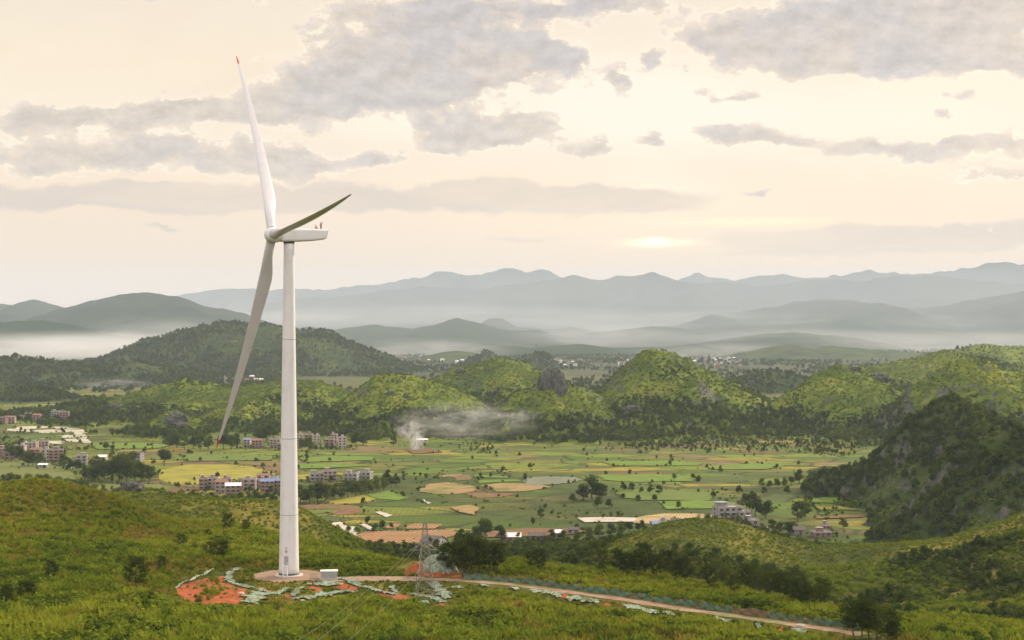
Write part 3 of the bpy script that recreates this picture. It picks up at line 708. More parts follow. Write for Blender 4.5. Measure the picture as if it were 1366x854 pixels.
# patches kept free of plants (filled in with the road works)
BARE_POLY = []
def bare_poly(px): 
    q = [hit(a, b) for a, b in px]; BARE_POLY.append(q); return q
RED = {
 'slope': [(233, 787), (248, 778), (270, 772), (299, 769), (302, 777), (314, 782), (330, 786), (328, 798), (320, 808), (283, 807), (254, 805), (242, 799)],
 'strip_a': [(343, 782), (372, 790), (368, 796), (350, 792)], 'strip_b': [(410, 781), (432, 785), (430, 792), (414, 790)],
 'strip_c': [(378, 792), (396, 794), (392, 799), (380, 797)],
 'strip_d': [(444, 777), (478, 783), (476, 790), (446, 786)], 'strip_e': [(490, 783), (520, 790), (548, 797), (540, 801), (505, 794)],
 'mound': [(534, 757), (545, 751), (562, 748), (573, 757), (575, 767), (550, 764)], 'strip_f': [(747, 792), (757, 793), (760, 798), (750, 798)],
 'strip_g': [(803, 803), (818, 805), (816, 809), (804, 808)], 'strip_h': [(1034, 835), (1046, 838), (1044, 845), (1036, 843)],
 'strip_i': [(583, 800), (596, 803), (594, 811), (586, 809)], 'strip_j': [(598, 769), (610, 765), (622, 771), (612, 775)]}
REDW = {k: bare_poly(v) for k, v in RED.items()}
NETS = [  # (label, outline as centre line in photo points, half width in metres, colour)
 ('pale green net strip winding down beside the red soil slope', [(317, 760), (307, 765), (304, 773), (311, 780), (327, 784), (346, 788), (367, 794)], .85, 0),
 ('thin green net strip along the upper left edge of the red slope', [(284, 761), (265, 770), (246, 778), (234, 787)], .30, 1),
 ('wide pale net patch at the lower right of the red soil slope', [(351, 792), (343, 798), (333, 806)], 2.1, 2),
 ('short net streak between the red slope and the turbine pad', [(383, 786), (372, 795)], .8, 0),
 ('net streak just below the gravel pad of the turbine', [(404, 785), (391, 797)], .9, 0),
 ('long pale net sheet below the metal cabinet', [(392, 801), (412, 799), (440, 794), (458, 790), (476, 791)], 1.1, 0),
 ('net strip from the metal cabinet towards the lattice pylon', [(452, 773), (475, 781), (498, 787), (511, 792), (530, 794)], .9, 0),
 ('pale net heap left of the metal cabinet front', [(418, 781), (440, 779), (456, 782)], 1.2, 2),
 ('net streak on the bank left of the pylon legs', [(522, 783), (528, 792)], .7, 0),
 ('green net folds running down right of the pylon', [(577, 779), (586, 788), (597, 800)], 1.3, 0),
 ('crumpled net lying at the feet of the pylon', [(550, 794), (570, 797), (580, 800), (592, 805)], 1.1, 0),
 ('small net scrap between the pylon and the dark pines', [(606, 784), (618, 786)], .8, 2),
 ('first pale net streak below the road fence', [(684, 785), (690, 789)], .8, 2),
 ('second pale net streak below the road fence', [(641, 781), (652, 784)], .7, 2),
 ('net streak beside the first red scar under the road', [(712, 788), (719, 792)], 1.0, 2),
 ('broad folded net left of the red scar under the road', [(724, 790), (732, 794)], 1.5, 2),
 ('folded net right of the red scar under the road', [(738, 792), (746, 799)], 1.1, 2),
 ('long pale net fold in the middle of the road bank', [(764, 797), (769, 802)], 1.4, 2),
 ('pale net fold next to the dark green one', [(775, 799), (780, 806)], .9, 2),
 ('dark green net fold on the road bank', [(783, 799), (788, 806)], .8, 3),
 ('pale net fold right of the dark green one', [(792, 801), (797, 807)], .7, 2),
 ('pleated pale net hanging from the road edge', [(832, 809), (846, 813), (860, 815), (877, 820)], 1.2, 2),
 ('small pair of net scraps past the pleated net', [(887, 818), (900, 823)], .8, 2),
 ('pale net bundle near the lower part of the road', [(959, 826), (972, 832)], 1.0, 2),
 ('tiny net scrap on the shrubby bank near the road end', [(1010, 833), (1014, 841)], .5, 2),
 ('small pale net scrap by the last red scar', [(1055, 840), (1076, 845)], .6, 2)]
NETW = []
for lb, pl, hw, cc in NETS:
    q = [hit(a, b) for a, b in pl]; NETW.append((lb, q, hw, cc))
MOUND = [hit(a, b) for a, b in [(563, 772), (607, 772)]]
def free_of_works(x, y, m=0.0):
    ok = seg_dist(x, y, ROADXY) > 3.3+m
    ok &= np.hypot((x-TURB[0]), (y-TURB[1])) > 8.8+m
    for q in BARE_POLY: ok &= ~(in_poly(x, y, q) & (RNG.random(np.shape(x)) < .90))
    for lb, q, hw, cc in NETW: ok &= seg_dist(x, y, [p[:2] for p in q]) > hw*.6+m
    ok &= ~((np.abs(x-P(438, 772, 357)[0]) < 3.2) & (np.abs(y-355) < 3.5))
    ok &= ~((np.abs(x-P(585, 772, 360)[0]) < 5.2) & (y > 357) & (y < 366))
    return ok

def plant_everything():
    src_g = [source('grass_tuft', [(grass_tuft(i, 26, 1.15+.15*i, .9), M_GRASS)]) for i in range(3)]
    src_d = [source('dry_tuft', [(grass_tuft(20+i, 24, .95, .8), M_DRY)]) for i in range(2)]
    src_b = [source('low_bush', [(bush_mb(40+i, 1.0, 150, .28), M_BUSH)]) for i in range(3)]
    src_y = [source('bright_bush', [(bush_mb(50+i, 1.0, 140, .30), M_BRIGHT)]) for i in range(3)]
    # --- near upland
    n = 145000; x, y = fan(n, 250, 500, .46); k = free_of_works(x, y); x, y = x[k], y[k]; z = ground_h(x, y)
    m1 = fbm(x, y, 30, 4, 101); m2 = fbm(x, y, 9, 3, 102); m = .7*m1+1.0*m2+RNG.normal(0, .05, len(x))+.06
    g = np.select([m < -.18, m < .02, m < .30], [0, 1, 2], 3)     # bush, bright bush, grass, dry
    idx = np.select([g == 0, g == 1, g == 2], [RNG.integers(0, 3, len(x)), 3+RNG.integers(0, 3, len(x)), 6+RNG.integers(0, 3, len(x))], 9+RNG.integers(0, 2, len(x)))
    dome = ((x < -85) & (y > 400)) | ((x > -10) & (y > 338+0*x) & (y < 400))
    keep = RNG.random(len(x)) < np.where(g == 0, .45, np.where(g == 1, .7, 1.0))
    # short grass on the dome and on the crest above the road
    idx = np.where(dome & (g <= 1) & (RNG.random(len(x)) < .92), 6+RNG.integers(0, 3, len(x)), idx)
    idx = np.where(dome & (x < -60) & (z > 65.5) & (RNG.random(len(x)) < .55), 9+RNG.integers(0, 2, len(x)), idx)
    sc = (.55+1.1*RNG.random(len(x))**1.5)*np.where(dome, .6, 1.0)*np.where(g <= 1, 1.35, 1.0)*(1+.5*sstep(y, 340, 270))
    wd = np.full(len(x), 99.0)
    for dyy in (0.0, 3.5, 7.0):
        wd = np.minimum(wd, seg_dist(x, y+dyy, ROADXY)-3.3+dyy*.5); wd = np.minimum(wd, np.hypot(x-TURB[0], y+dyy-TURB[1])-8.8+dyy*.5)
        for lb, q, hw, cc in NETW: wd = np.minimum(wd, seg_dist(x, y+dyy, [p[:2] for p in q])-hw+dyy*.5)
        for q in BARE_POLY: wd = np.minimum(wd, seg_dist(x, y+dyy, [p[:2] for p in q]+[q[0][:2]])+dyy*.5)
    sc = sc*(.28+.72*sstep(wd, 0, 9))
    x, y, z, sc, idx = [q[keep] for q in (x, y, z, sc, idx)]
    scatter('undergrowth', 'knee high grass and low bushes covering the upland round the turbine', 'undergrowth', np.stack([x, y, z], 1), sc, src_b+src_y+src_g+src_d, idx)
    # --- slopes behind, down to the valley
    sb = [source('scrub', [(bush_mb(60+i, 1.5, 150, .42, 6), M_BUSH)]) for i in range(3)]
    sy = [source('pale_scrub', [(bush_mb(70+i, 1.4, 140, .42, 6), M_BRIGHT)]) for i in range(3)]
    st = [source('small_tree', [(broadleaf_mb(80+i, 5.0, 330, .55), M_TREE), (trunk_mb(80+i, 5.0, .12, .3, 3), M_BARK)]) for i in range(3)]
    sp = []
    for i in range(3):
        tr, cr = pine_mbs(90+i, 5.0, 480); sp.append(source('young_pine', [(cr, M_PINE), (tr, M_BARK)]))
    n = 115000; x, y = fan(n, 470, 900, .43); z = ground_h(x, y); k = (z > 1.2)
    x, y, z = x[k], y[k], z[k]
    m1 = fbm(x, y, 55, 4, 111)+RNG.normal(0, .07, len(x))
    # bright grassy backs: the mound and the crest of the right hand ridge
    px = PX0+x/y*FOC
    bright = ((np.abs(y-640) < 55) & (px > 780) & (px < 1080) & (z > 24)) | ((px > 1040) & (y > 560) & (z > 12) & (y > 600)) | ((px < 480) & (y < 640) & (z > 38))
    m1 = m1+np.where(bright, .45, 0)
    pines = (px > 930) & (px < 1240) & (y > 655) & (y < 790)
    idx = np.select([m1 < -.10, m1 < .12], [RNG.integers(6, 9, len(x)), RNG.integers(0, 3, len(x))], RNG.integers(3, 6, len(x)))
    gul = (px > 500) & (px < 1040) & (y > 480) & (y < 830) & ~bright & (RNG.random(len(x)) < .30)
    m1 = np.where((px > 1040) & (y < 640), np.maximum(m1, -.08)+.04, m1)
    idx = np.where(gul, RNG.integers(6, 9, len(x)), idx); idx = np.where(pines & (RNG.random(len(x)) < .7), RNG.integers(9, 12, len(x)), idx)
    sc = (.42+.75*RNG.random(len(x))**1.8)*np.where(bright, .6, 1.0)
    keep = RNG.random(len(x)) < np.where(idx >= 6, .42, .9)
    x, y, z, sc, idx = [q[keep] for q in (x, y, z, sc, idx)]
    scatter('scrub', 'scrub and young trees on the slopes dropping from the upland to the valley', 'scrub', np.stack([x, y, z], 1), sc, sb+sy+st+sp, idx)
    # --- the karst hills
    wb = [source('hill_shrub', [(bush_mb(120+i, 2.2, 60, 1.0, 5), M_BUSH)]) for i in range(3)]
    wy = [source('hill_scrub', [(bush_mb(130+i, 2.0, 50, .9, 5), M_BRIGHT)]) for i in range(2)]
    wl_ = [source('light_tree', [(broadleaf_mb(150+i, 6.0, 170, 1.1), M_BUSH), (trunk_mb(150+i, 6.0, .2, .3, 2), M_BARK)]) for i in range(3)]
    wt_ = [source('hill_tree', [(broadleaf_mb(140+i, 7.0, 190, 1.15), M_TREE), (trunk_mb(140+i, 7.0, .2, .3, 2), M_BARK)]) for i in range(3)]
    P_ = []; S_ = []; I_ = []
    for h in HILLS:
        ys = [p[1] for p in h['segs'][0]]; d = np.mean(ys)
        if d > 4500: continue
        xs = [p[0] for p in h['segs'][0]]; w = max(p[3] for p in h['segs'][0]); x0, x1 = max(min(xs)-w, -.40*d), min(max(xs)+w, .40*d)
        dens = .10 if h['mat'] == 'hill' else .075
        if d < 1200: dens = .11
        if d > 2700: dens = .016
        n = int((x1-x0)*1.5*w*dens); x = RNG.uniform(x0, x1, n); y = RNG.uniform(d-w, d+.5*w, n); z = ridge_h(h, x, y)
        k = z > 1.0; x, y, z = x[k], y[k], z[k]
        # keep only what stands on the visible top surface
        k = np.abs(all_h(x, y)-z) < .5; x, y, z = x[k], y[k], z[k]
        H = max(p[2] for p in h['segs'][0]); m = fbm(x, y, w*.35, 4, h['seed']+70)*1.2+RNG.normal(0, .10, len(x))
        if h['mat'] == 'hill':
            low = sstep(z, .58*H, .08*H)
            gl = ridged(x, y, w*.42, 4, h['seed']+9)
            t = m*.7-.85*low+(gl-.2)*-.15+.03
            idx = np.select([t < -.46, t < -.16], [5+RNG.integers(0, 3, len(x)), RNG.integers(0, 3, len(x))], 3+RNG.integers(0, 2, len(x)))
            keep = RNG.random(len(x)) < np.select([t < -.46, t < -.16], [.95, .9], .85)
        else:
            idx = np.where(m+.5*fbm(x, y, 60, 2, 5) < .12, 5+RNG.integers(0, 3, len(x)), RNG.integers(0, 5, len(x))); keep = RNG.random(len(x)) < .95
        sc = (.40+.85*RNG.random(len(x))**2.0)*(1.0 if d < 2700 else 1.5)
        if h['mat'] == 'wooded': sc = sc*.7+.40
        if d < 1200: sc *= .8
        if h['mat'] == 'hill': idx = np.where((idx >= 5) & (RNG.random(len(x)) < .7), idx+3, idx)
        P_.append(np.stack([x, y, z], 1)[keep]); S_.append(sc[keep]); I_.append(idx[keep])
    P_ = np.concatenate(P_); S_ = np.concatenate(S_); I_ = np.concatenate(I_); print('hill plants', len(P_))
    scatter('hill_shrubs', 'shrubs and small trees clothing the green hills', 'shrubs', P_, S_, wb+wy+wt_+wl_, I_)
    # --- scrub and hedges between the fields
    n = 170000; x, y = fan(n, 870, 2500); z = ground_h(x, y); top = all_h(x, y)
    m = fbm(x, y, 120, 4, 131); e = np.abs(fbm(x/1.9, y, 45, 2, 132)); woods = sstep(y, 1380, 1560)*sstep(x, 60, 160)
    pr = .006+.5*sstep(m, .20, .34)+.30*(e < .018)+.55*woods*(m > -.25)
    k = (RNG.random(n) < pr) & (top < 1.0) & (RNG.random(n) < .6)
    for poly in FIELD_KEEP: k &= ~(in_poly(x, y, poly) & (RNG.random(n) < .8))
    x, y = x[k], y[k]
    hx = []; hy = []
    for poly in FIELD_KEEP:
        for (a0, b0), (a1, b1) in zip(poly, poly[1:]+poly[:1]):
            L = math.hypot(a1-a0, b1-b0); q = int(L/2.2)
            for _ in range(q):
                t = RNG.random(); hx.append(a0+(a1-a0)*t+RNG.normal(0, 1.0)); hy.append(b0+(b1-b0)*t+RNG.normal(0, 1.5))
    hx = np.array(hx); hy = np.array(hy); kk = (fbm(hx, hy, 30, 3, 171) > .02) & (RNG.random(len(hx)) < .75); nh = int(kk.sum())
    x = np.r_[x, hx[kk]]; y = np.r_[y, hy[kk]]
    vx = []; vy = []
    for (a0, b0, w0) in HOUSES:
        for _ in range(9): vx.append(a0+RNG.normal(0, w0*1.1)); vy.append(b0-5.5-abs(RNG.normal(0, 7)))
        for _ in range(6): vx.append(a0+RNG.normal(0, w0*1.6)); vy.append(b0+8+abs(RNG.normal(0, 8)))
    x = np.r_[x, vx]; y = np.r_[y, vy]; z = 0*x; kx = all_h(x, y) < 1.0; x, y, z = x[kx], y[kx], z[kx]
    idx = np.where(RNG.random(len(x)) < .20+.5*(y > 1380)*(x > 60), 5+RNG.integers(0, 6, len(x)), RNG.integers(0, 5, len(x)))
    sc = (.25+.7*RNG.random(len(x))**1.6)*np.where(idx > 4, .9, .85)
    scatter('field_scrub', 'low hedges and scrub scattered between the fields', 'scrub', np.stack([x, y, z], 1), sc, wb+wy+wt_+wl_, idx)
    # --- far plain
    n = 26000; x, y = fan(n, 2400, 7500, .37); k = (fbm(x, y, 260, 4, 141) > .02) & (all_h(x, y) < 1.5); x, y = x[k], y[k]
    scatter('distant_woods', 'hazy belts of trees on the far plain', 'woods', np.stack([x, y, 0*x], 1), RNG.uniform(1.0, 2.0, len(x)), wt_, None)

# ---- single trees
def make_tree(kind, seed, h):
    if kind == 'pine':
        tr, cr = pine_mbs(seed, h); root = empty('pine_tree'); tr.build('trunk', M_BARK, root); cr.build('crown', M_PINE, root)
    elif kind == 'shrub':
        root = empty('round_shrub'); bush_mb(seed, h*.5, 420, .32, 8).build('crown', M_TREE, root); trunk_mb(seed, h*.6, .09, .3, 4).build('trunk', M_BARK, root)
    else:
        root = empty('broadleaf_tree'); trunk_mb(seed, h, .28, .42, 7).build('trunk', M_BARK, root); broadleaf_mb(seed, h).build('crown', M_TREE, root)
    root['proto_h'] = h
    return root
HOUSES = []
PROTO = {}
USED = set()
def tree(kind, x, y, z, h, label, group=None):
    if kind not in PROTO:
        PROTO[kind] = [make_tree(kind, s, hh) for s, hh in {'pine': [(1, 5.5), (2, 5.5), (3, 5.5), (4, 5.5), (5, 5.5)], 'broad': [(11, 10.), (12, 10.), (13, 10.), (14, 10.), (15, 10.)], 'shrub': [(21, 3.), (22, 3.)]}[kind]]
    i = random.randrange(len(PROTO[kind])); p = PROTO[kind][i]; hp = p['proto_h']
    if (kind, i) in USED:
        o = copy_tree(p)
        for kk in ('label', 'category', 'group'):
            if kk in o: del o[kk]
    else: o = p; USED.add((kind, i))
    o.location = (x, y, z); s = h/hp; o.scale = (s*random.uniform(.9, 1.12), s*random.uniform(.9, 1.12), s); o.rotation_euler = (0, 0, random.uniform(0, 6.28))
    tag(o, label, 'pine tree' if kind == 'pine' else ('shrub' if kind == 'shrub' else 'tree'), group)
    return o
def tree_px(kind, px, py, hpx, label, group=None, valley=False, d1=900.0):
    """py = foot of the trunk in the photo, hpx = height there"""
    if valley: (x, y), z = V0(px, py), 0.0
    else: x, y, z = hit(px, py, 225.0, d1)
    return tree(kind, x, y, z, hpx/FOC*y, label, group)
def plant_trees():
    for px, py, h, kd, lb in [
        (182, 791, 46, 'pine', 'large dark bushy pine on the open grass left of the red slope'),
        (218, 766, 24, 'pine', 'small cone shaped pine right behind the large bushy pine'),
        (66, 776, 27, 'pine', 'slender pine on the grass below the left dome'),
        (9, 811, 30, 'pine', 'pine with a bare trunk at the left edge'),
        (29, 802, 26, 'pine', 'left one of two small pines near the left edge'),
        (42, 800, 24, 'pine', 'right one of two small pines near the left edge'),
        (239, 735, 22, 'pine', 'lone round headed pine at the foot of the left dome'),
        (305, 712, 26, 'pine', 'taller pine of the pair on the crest left of the tower'),
        (296, 722, 18, 'shrub', 'rounded bush just below the pair of crest pines'),
        (328, 714, 20, 'pine', 'right pine of the pair on the crest left of the tower'),
        (275, 712, 12, 'shrub', 'small dark bush left of the crest pines'),
        (277, 745, 22, 'pine', 'left pine of the trio above the red slope'),
        (287, 748, 26, 'pine', 'middle and tallest pine of the trio above the red slope'),
        (298, 748, 25, 'pine', 'right pine of the trio above the red slope'),
        (353, 742, 20, 'shrub', 'dense dark round bush left of the tower foot'),
        (370, 745, 13, 'shrub', 'small dark bush touching the left side of the tower'),
        (53, 776, 12, 'shrub', 'low bush beside the slender left pine'),
        (265, 804, 14, 'shrub', 'green bush at the lower edge of the red soil slope'),
        (720, 764, 30, 'pine', 'right tree of the isolated pair behind the grassy crest'),
        (708, 762, 26, 'pine', 'left tree of the isolated pair behind the grassy crest'),
        (751, 764, 14, 'shrub', 'low dark bush between the isolated pair and the row of pines'),
        (803, 768, 34, 'pine', 'leftmost pine of the row on the crest right of centre'),
        (811, 769, 12, 'shrub', 'tiny round bush beside the first crest pine'),
        (825, 769, 36, 'pine', 'broad flat topped pine second in the crest row'),
        (914, 781, 38, 'pine', 'dark leaning pine standing forward of the crest row'),
        (949, 788, 32, 'pine', 'bushy light green pine on the brown grass of the crest'),
        (980, 796, 30, 'pine', 'small umbrella shaped pine with a thin bare trunk'),
        (1027, 800, 36, 'pine', 'thin tall pine leaning on the brown slope right of centre'),
        (886, 776, 12, 'shrub', 'bright round bush in front of the crest row')]:
        tree_px(kd, px, py, h, lb)
    rnd = random.Random(5)
    for px, py, h in [(606, 768, 42), (616, 770, 50), (628, 768, 54), (640, 768, 46), (650, 768, 44), (661, 766, 40), (622, 764, 50)]:
        tree_px('pine', px, py, h, 'dark pine in the dense clump by the net covered mound', 'pines of the dense clump')
    for px, py, h in [(838, 768, 30), (850, 770, 34), (862, 770, 40), (874, 771, 42), (884, 772, 38), (897, 774, 42), (905, 776, 34), (926, 776, 44), (936, 782, 30),
                      (960, 782, 42), (968, 786, 38), (992, 788, 36), (1001, 790, 40), (1010, 790, 38), (1020, 792, 40), (1036, 796, 42), (1046, 800, 44), (1056, 806, 42),
                      (1064, 812, 40), (1074, 808, 46), (1084, 814, 44), (1092, 812, 42), (1100, 816, 40), (1062, 800, 40)]:
        tree_px('pine', px+rnd.uniform(-3, 3), py+rnd.uniform(-3, 3), h*rnd.uniform(.7, 1.12), 'dark young pine packed into the row along the crest above the road', 'pines of the crest row')
    for px, py, h in [(1140, 850, 46), (1150, 856, 52), (1160, 852, 48), (1172, 858, 50), (1183, 860, 44), (1130, 842, 34), (1194, 862, 40)]:
        tree_px('pine', px, py, h, 'dark tree of the clump at the bottom where the road ends', 'trees where the road ends')
    # valley trees
    for px, py, h, lb in [
        (790, 666, 36, 'very dark tall tree in the middle of the fields'), (778, 668, 26, 'dark tree on the left flank of the tall field tree'), (803, 667, 26, 'dark tree on the right flank of the tall field tree'),
        (797, 679, 20, 'rounder green tree in front of the tall field tree'), (764, 671, 14, 'small bushy tree left of the tall field tree'), (812, 678, 14, 'small tree right of the tall field tree'),
        (873, 671, 13, 'small dark tree in the middle of the striped fields'), (832, 655, 14, 'first small tree on the field edge right of the tall tree'), (843, 656, 14, 'second small tree on the field edge right of the tall tree'),
        (1008, 690, 38, 'large dark tree right behind the grey concrete house'), (1022, 692, 28, 'tree on the right flank of the large one behind the concrete house'), (996, 680, 24, 'tree rising just above the flat roofs of the concrete house'),
        (1064, 696, 32, 'round crowned tree right of the concrete house'), (1075, 690, 24, 'second round crowned tree right of the concrete house'), (1100, 684, 8, 'tiny dark tree on the striped field'),
        (1125, 706, 18, 'tree beside the brick hut at the right'), (721, 692, 16, 'single dark tree beside the brown field strips'), (219, 622, 26, 'dark tree standing alone left of the yellow field'),
        (648, 722, 34, 'large tree left of the white roofed shed'), (668, 722, 24, 'tree touching the white roofed shed'), (636, 724, 24, 'bushy tree at the left of the large valley tree'),
        (870, 760, 1, ''), (28, 598, 16, 'tree at the left edge beside the pale fields'), (270, 603, 0, '')]:
        if lb: tree_px('broad', px, py, h, lb, valley=py < 715)
    groups = [
        ('round dark tree of the big copse left of centre', 'trees of the big copse', [(113, 641, 24), (122, 643, 26), (131, 643, 28), (140, 640, 32), (150, 641, 30), (160, 641, 36), (170, 643, 32), (180, 643, 30), (190, 643, 28), (200, 642, 24), (155, 632, 30), (166, 628, 30), (176, 634, 34), (127, 634, 26)]),
        ('dark tree of the belt below the left village', 'trees of the left village belt', [(36, 622, 24), (44, 621, 22), (52, 622, 20), (26, 615, 24), (16, 616, 24), (86, 625, 22), (94, 628, 20), (82, 616, 18), (104, 628, 16)]),
        ('tree of the dark belt behind the left dome', 'trees behind the left dome', [(4, 652, 22), (14, 651, 22), (24, 650, 20), (36, 651, 20), (50, 652, 22), (64, 652, 22), (76, 654, 22), (88, 656, 22), (100, 658, 20), (112, 660, 22), (126, 664, 22), (140, 667, 20), (152, 668, 18)]),
        ('tree of the thick belt in front of the middle village', 'trees before the middle village', [(228, 668, 14), (240, 669, 16), (252, 671, 16), (264, 673, 18), (276, 675, 18), (288, 676, 18), (300, 677, 17), (312, 676, 20), (322, 672, 18), (333, 673, 20), (343, 673, 21), (354, 674, 19), (365, 673, 20), (376, 672, 20), (258, 664, 12), (282, 668, 13), (309, 669, 12), (342, 664, 14)]),
        ('tree of the belt right of the turbine tower', 'trees right of the tower', [(402, 672, 28), (412, 672, 30), (423, 670, 30), (434, 669, 30), (445, 667, 26), (455, 666, 26), (464, 664, 26), (474, 662, 24), (483, 661, 26), (492, 659, 24), (502, 657, 22), (512, 654, 22), (522, 651, 18), (530, 648, 16), (428, 664, 24), (516, 644, 22), (440, 617, 8)]),
        ('tree at the foot of the hills behind the turbine', 'trees at the hill foot', [(226, 598, 20), (236, 598, 22), (247, 599, 22), (258, 599, 22), (268, 600, 24), (278, 600, 24), (298, 600, 26), (308, 600, 24), (316, 598, 22), (345, 590, 24), (355, 589, 26), (365, 588, 24), (403, 602, 20), (411, 602, 20), (474, 595, 22), (484, 594, 18), (526, 595, 14), (205, 620, 10), (150, 610, 10), (142, 602, 14), (150, 603, 12), (192, 604, 10)]),
        ('dark tree among the low sheds of the valley edge', 'trees among the valley sheds', [(612, 726, 22), (690, 722, 14), (735, 720, 16), (750, 722, 18), (770, 722, 16), (786, 720, 20), (800, 718, 22), (815, 716, 22), (828, 714, 20), (840, 712, 18), (852, 711, 14), (710, 700, 12), (1040, 712, 20), (1052, 714, 22), (1030, 708, 18)]),
        ('tree of the loose belt across the right fields', 'trees across the right fields', [(1016, 650, 14), (1026, 652, 14), (1036, 650, 14), (1046, 650, 16), (1056, 648, 14), (1066, 646, 24), (1076, 650, 18), (1088, 652, 20), (1098, 654, 22), (1108, 656, 22), (1020, 660, 12), (1050, 660, 14), (1084, 662, 14), (1100, 664, 14), (900, 640, 10), (930, 644, 10), (880, 660, 14), (868, 658, 12), (855, 658, 10)])]
    for lb, gp, lst in groups:
        for px, py, h in lst: tree_px('broad', px+rnd.uniform(-1, 1), py, h*rnd.uniform(.9, 1.08), lb, gp, valley=True)
# ------------------------------------------------------------------ fields laid out by hand
FIELD_KEEP = []
def soil_mat(name, c0, c1, sc=0.3, stripes=None, weeds=0.0):
    def f(n, o):
        p = pos(n); a = n.noise(p, sc, 5.0, .65); c = n.ramp(a, [(.3, c0), (.7, c1)])
        if stripes:
            w = n.n('ShaderNodeTexWave', bands_direction='X'); rot = n.n('ShaderNodeVectorRotate'); n.put(rot.inputs['Vector'], p); rot.inputs['Angle'].default_value = stripes[1]
            n.put(w.inputs['Vector'], rot.outputs[0]); w.inputs['Scale'].default_value = stripes[0]; w.inputs['Distortion'].default_value = 1.2; w.inputs['Detail Scale'].default_value = .05
            c = n.mix(n.m('MULTIPLY', n.ss(w.outputs['Fac'], .35, .65), .8), c, stripes[2])
        if weeds: c = n.mix(n.m('MULTIPLY', n.ss(n.noise(n.v('MULTIPLY', p, (1., 1.6, 1.)), .045, 5., .62), .50, .58), weeds), c, (.11, .14, .03))
        return pbsdf(n, c, .95, bump=a, bs=.4, bd=.3, spec=.1)
    return mat(name, f)
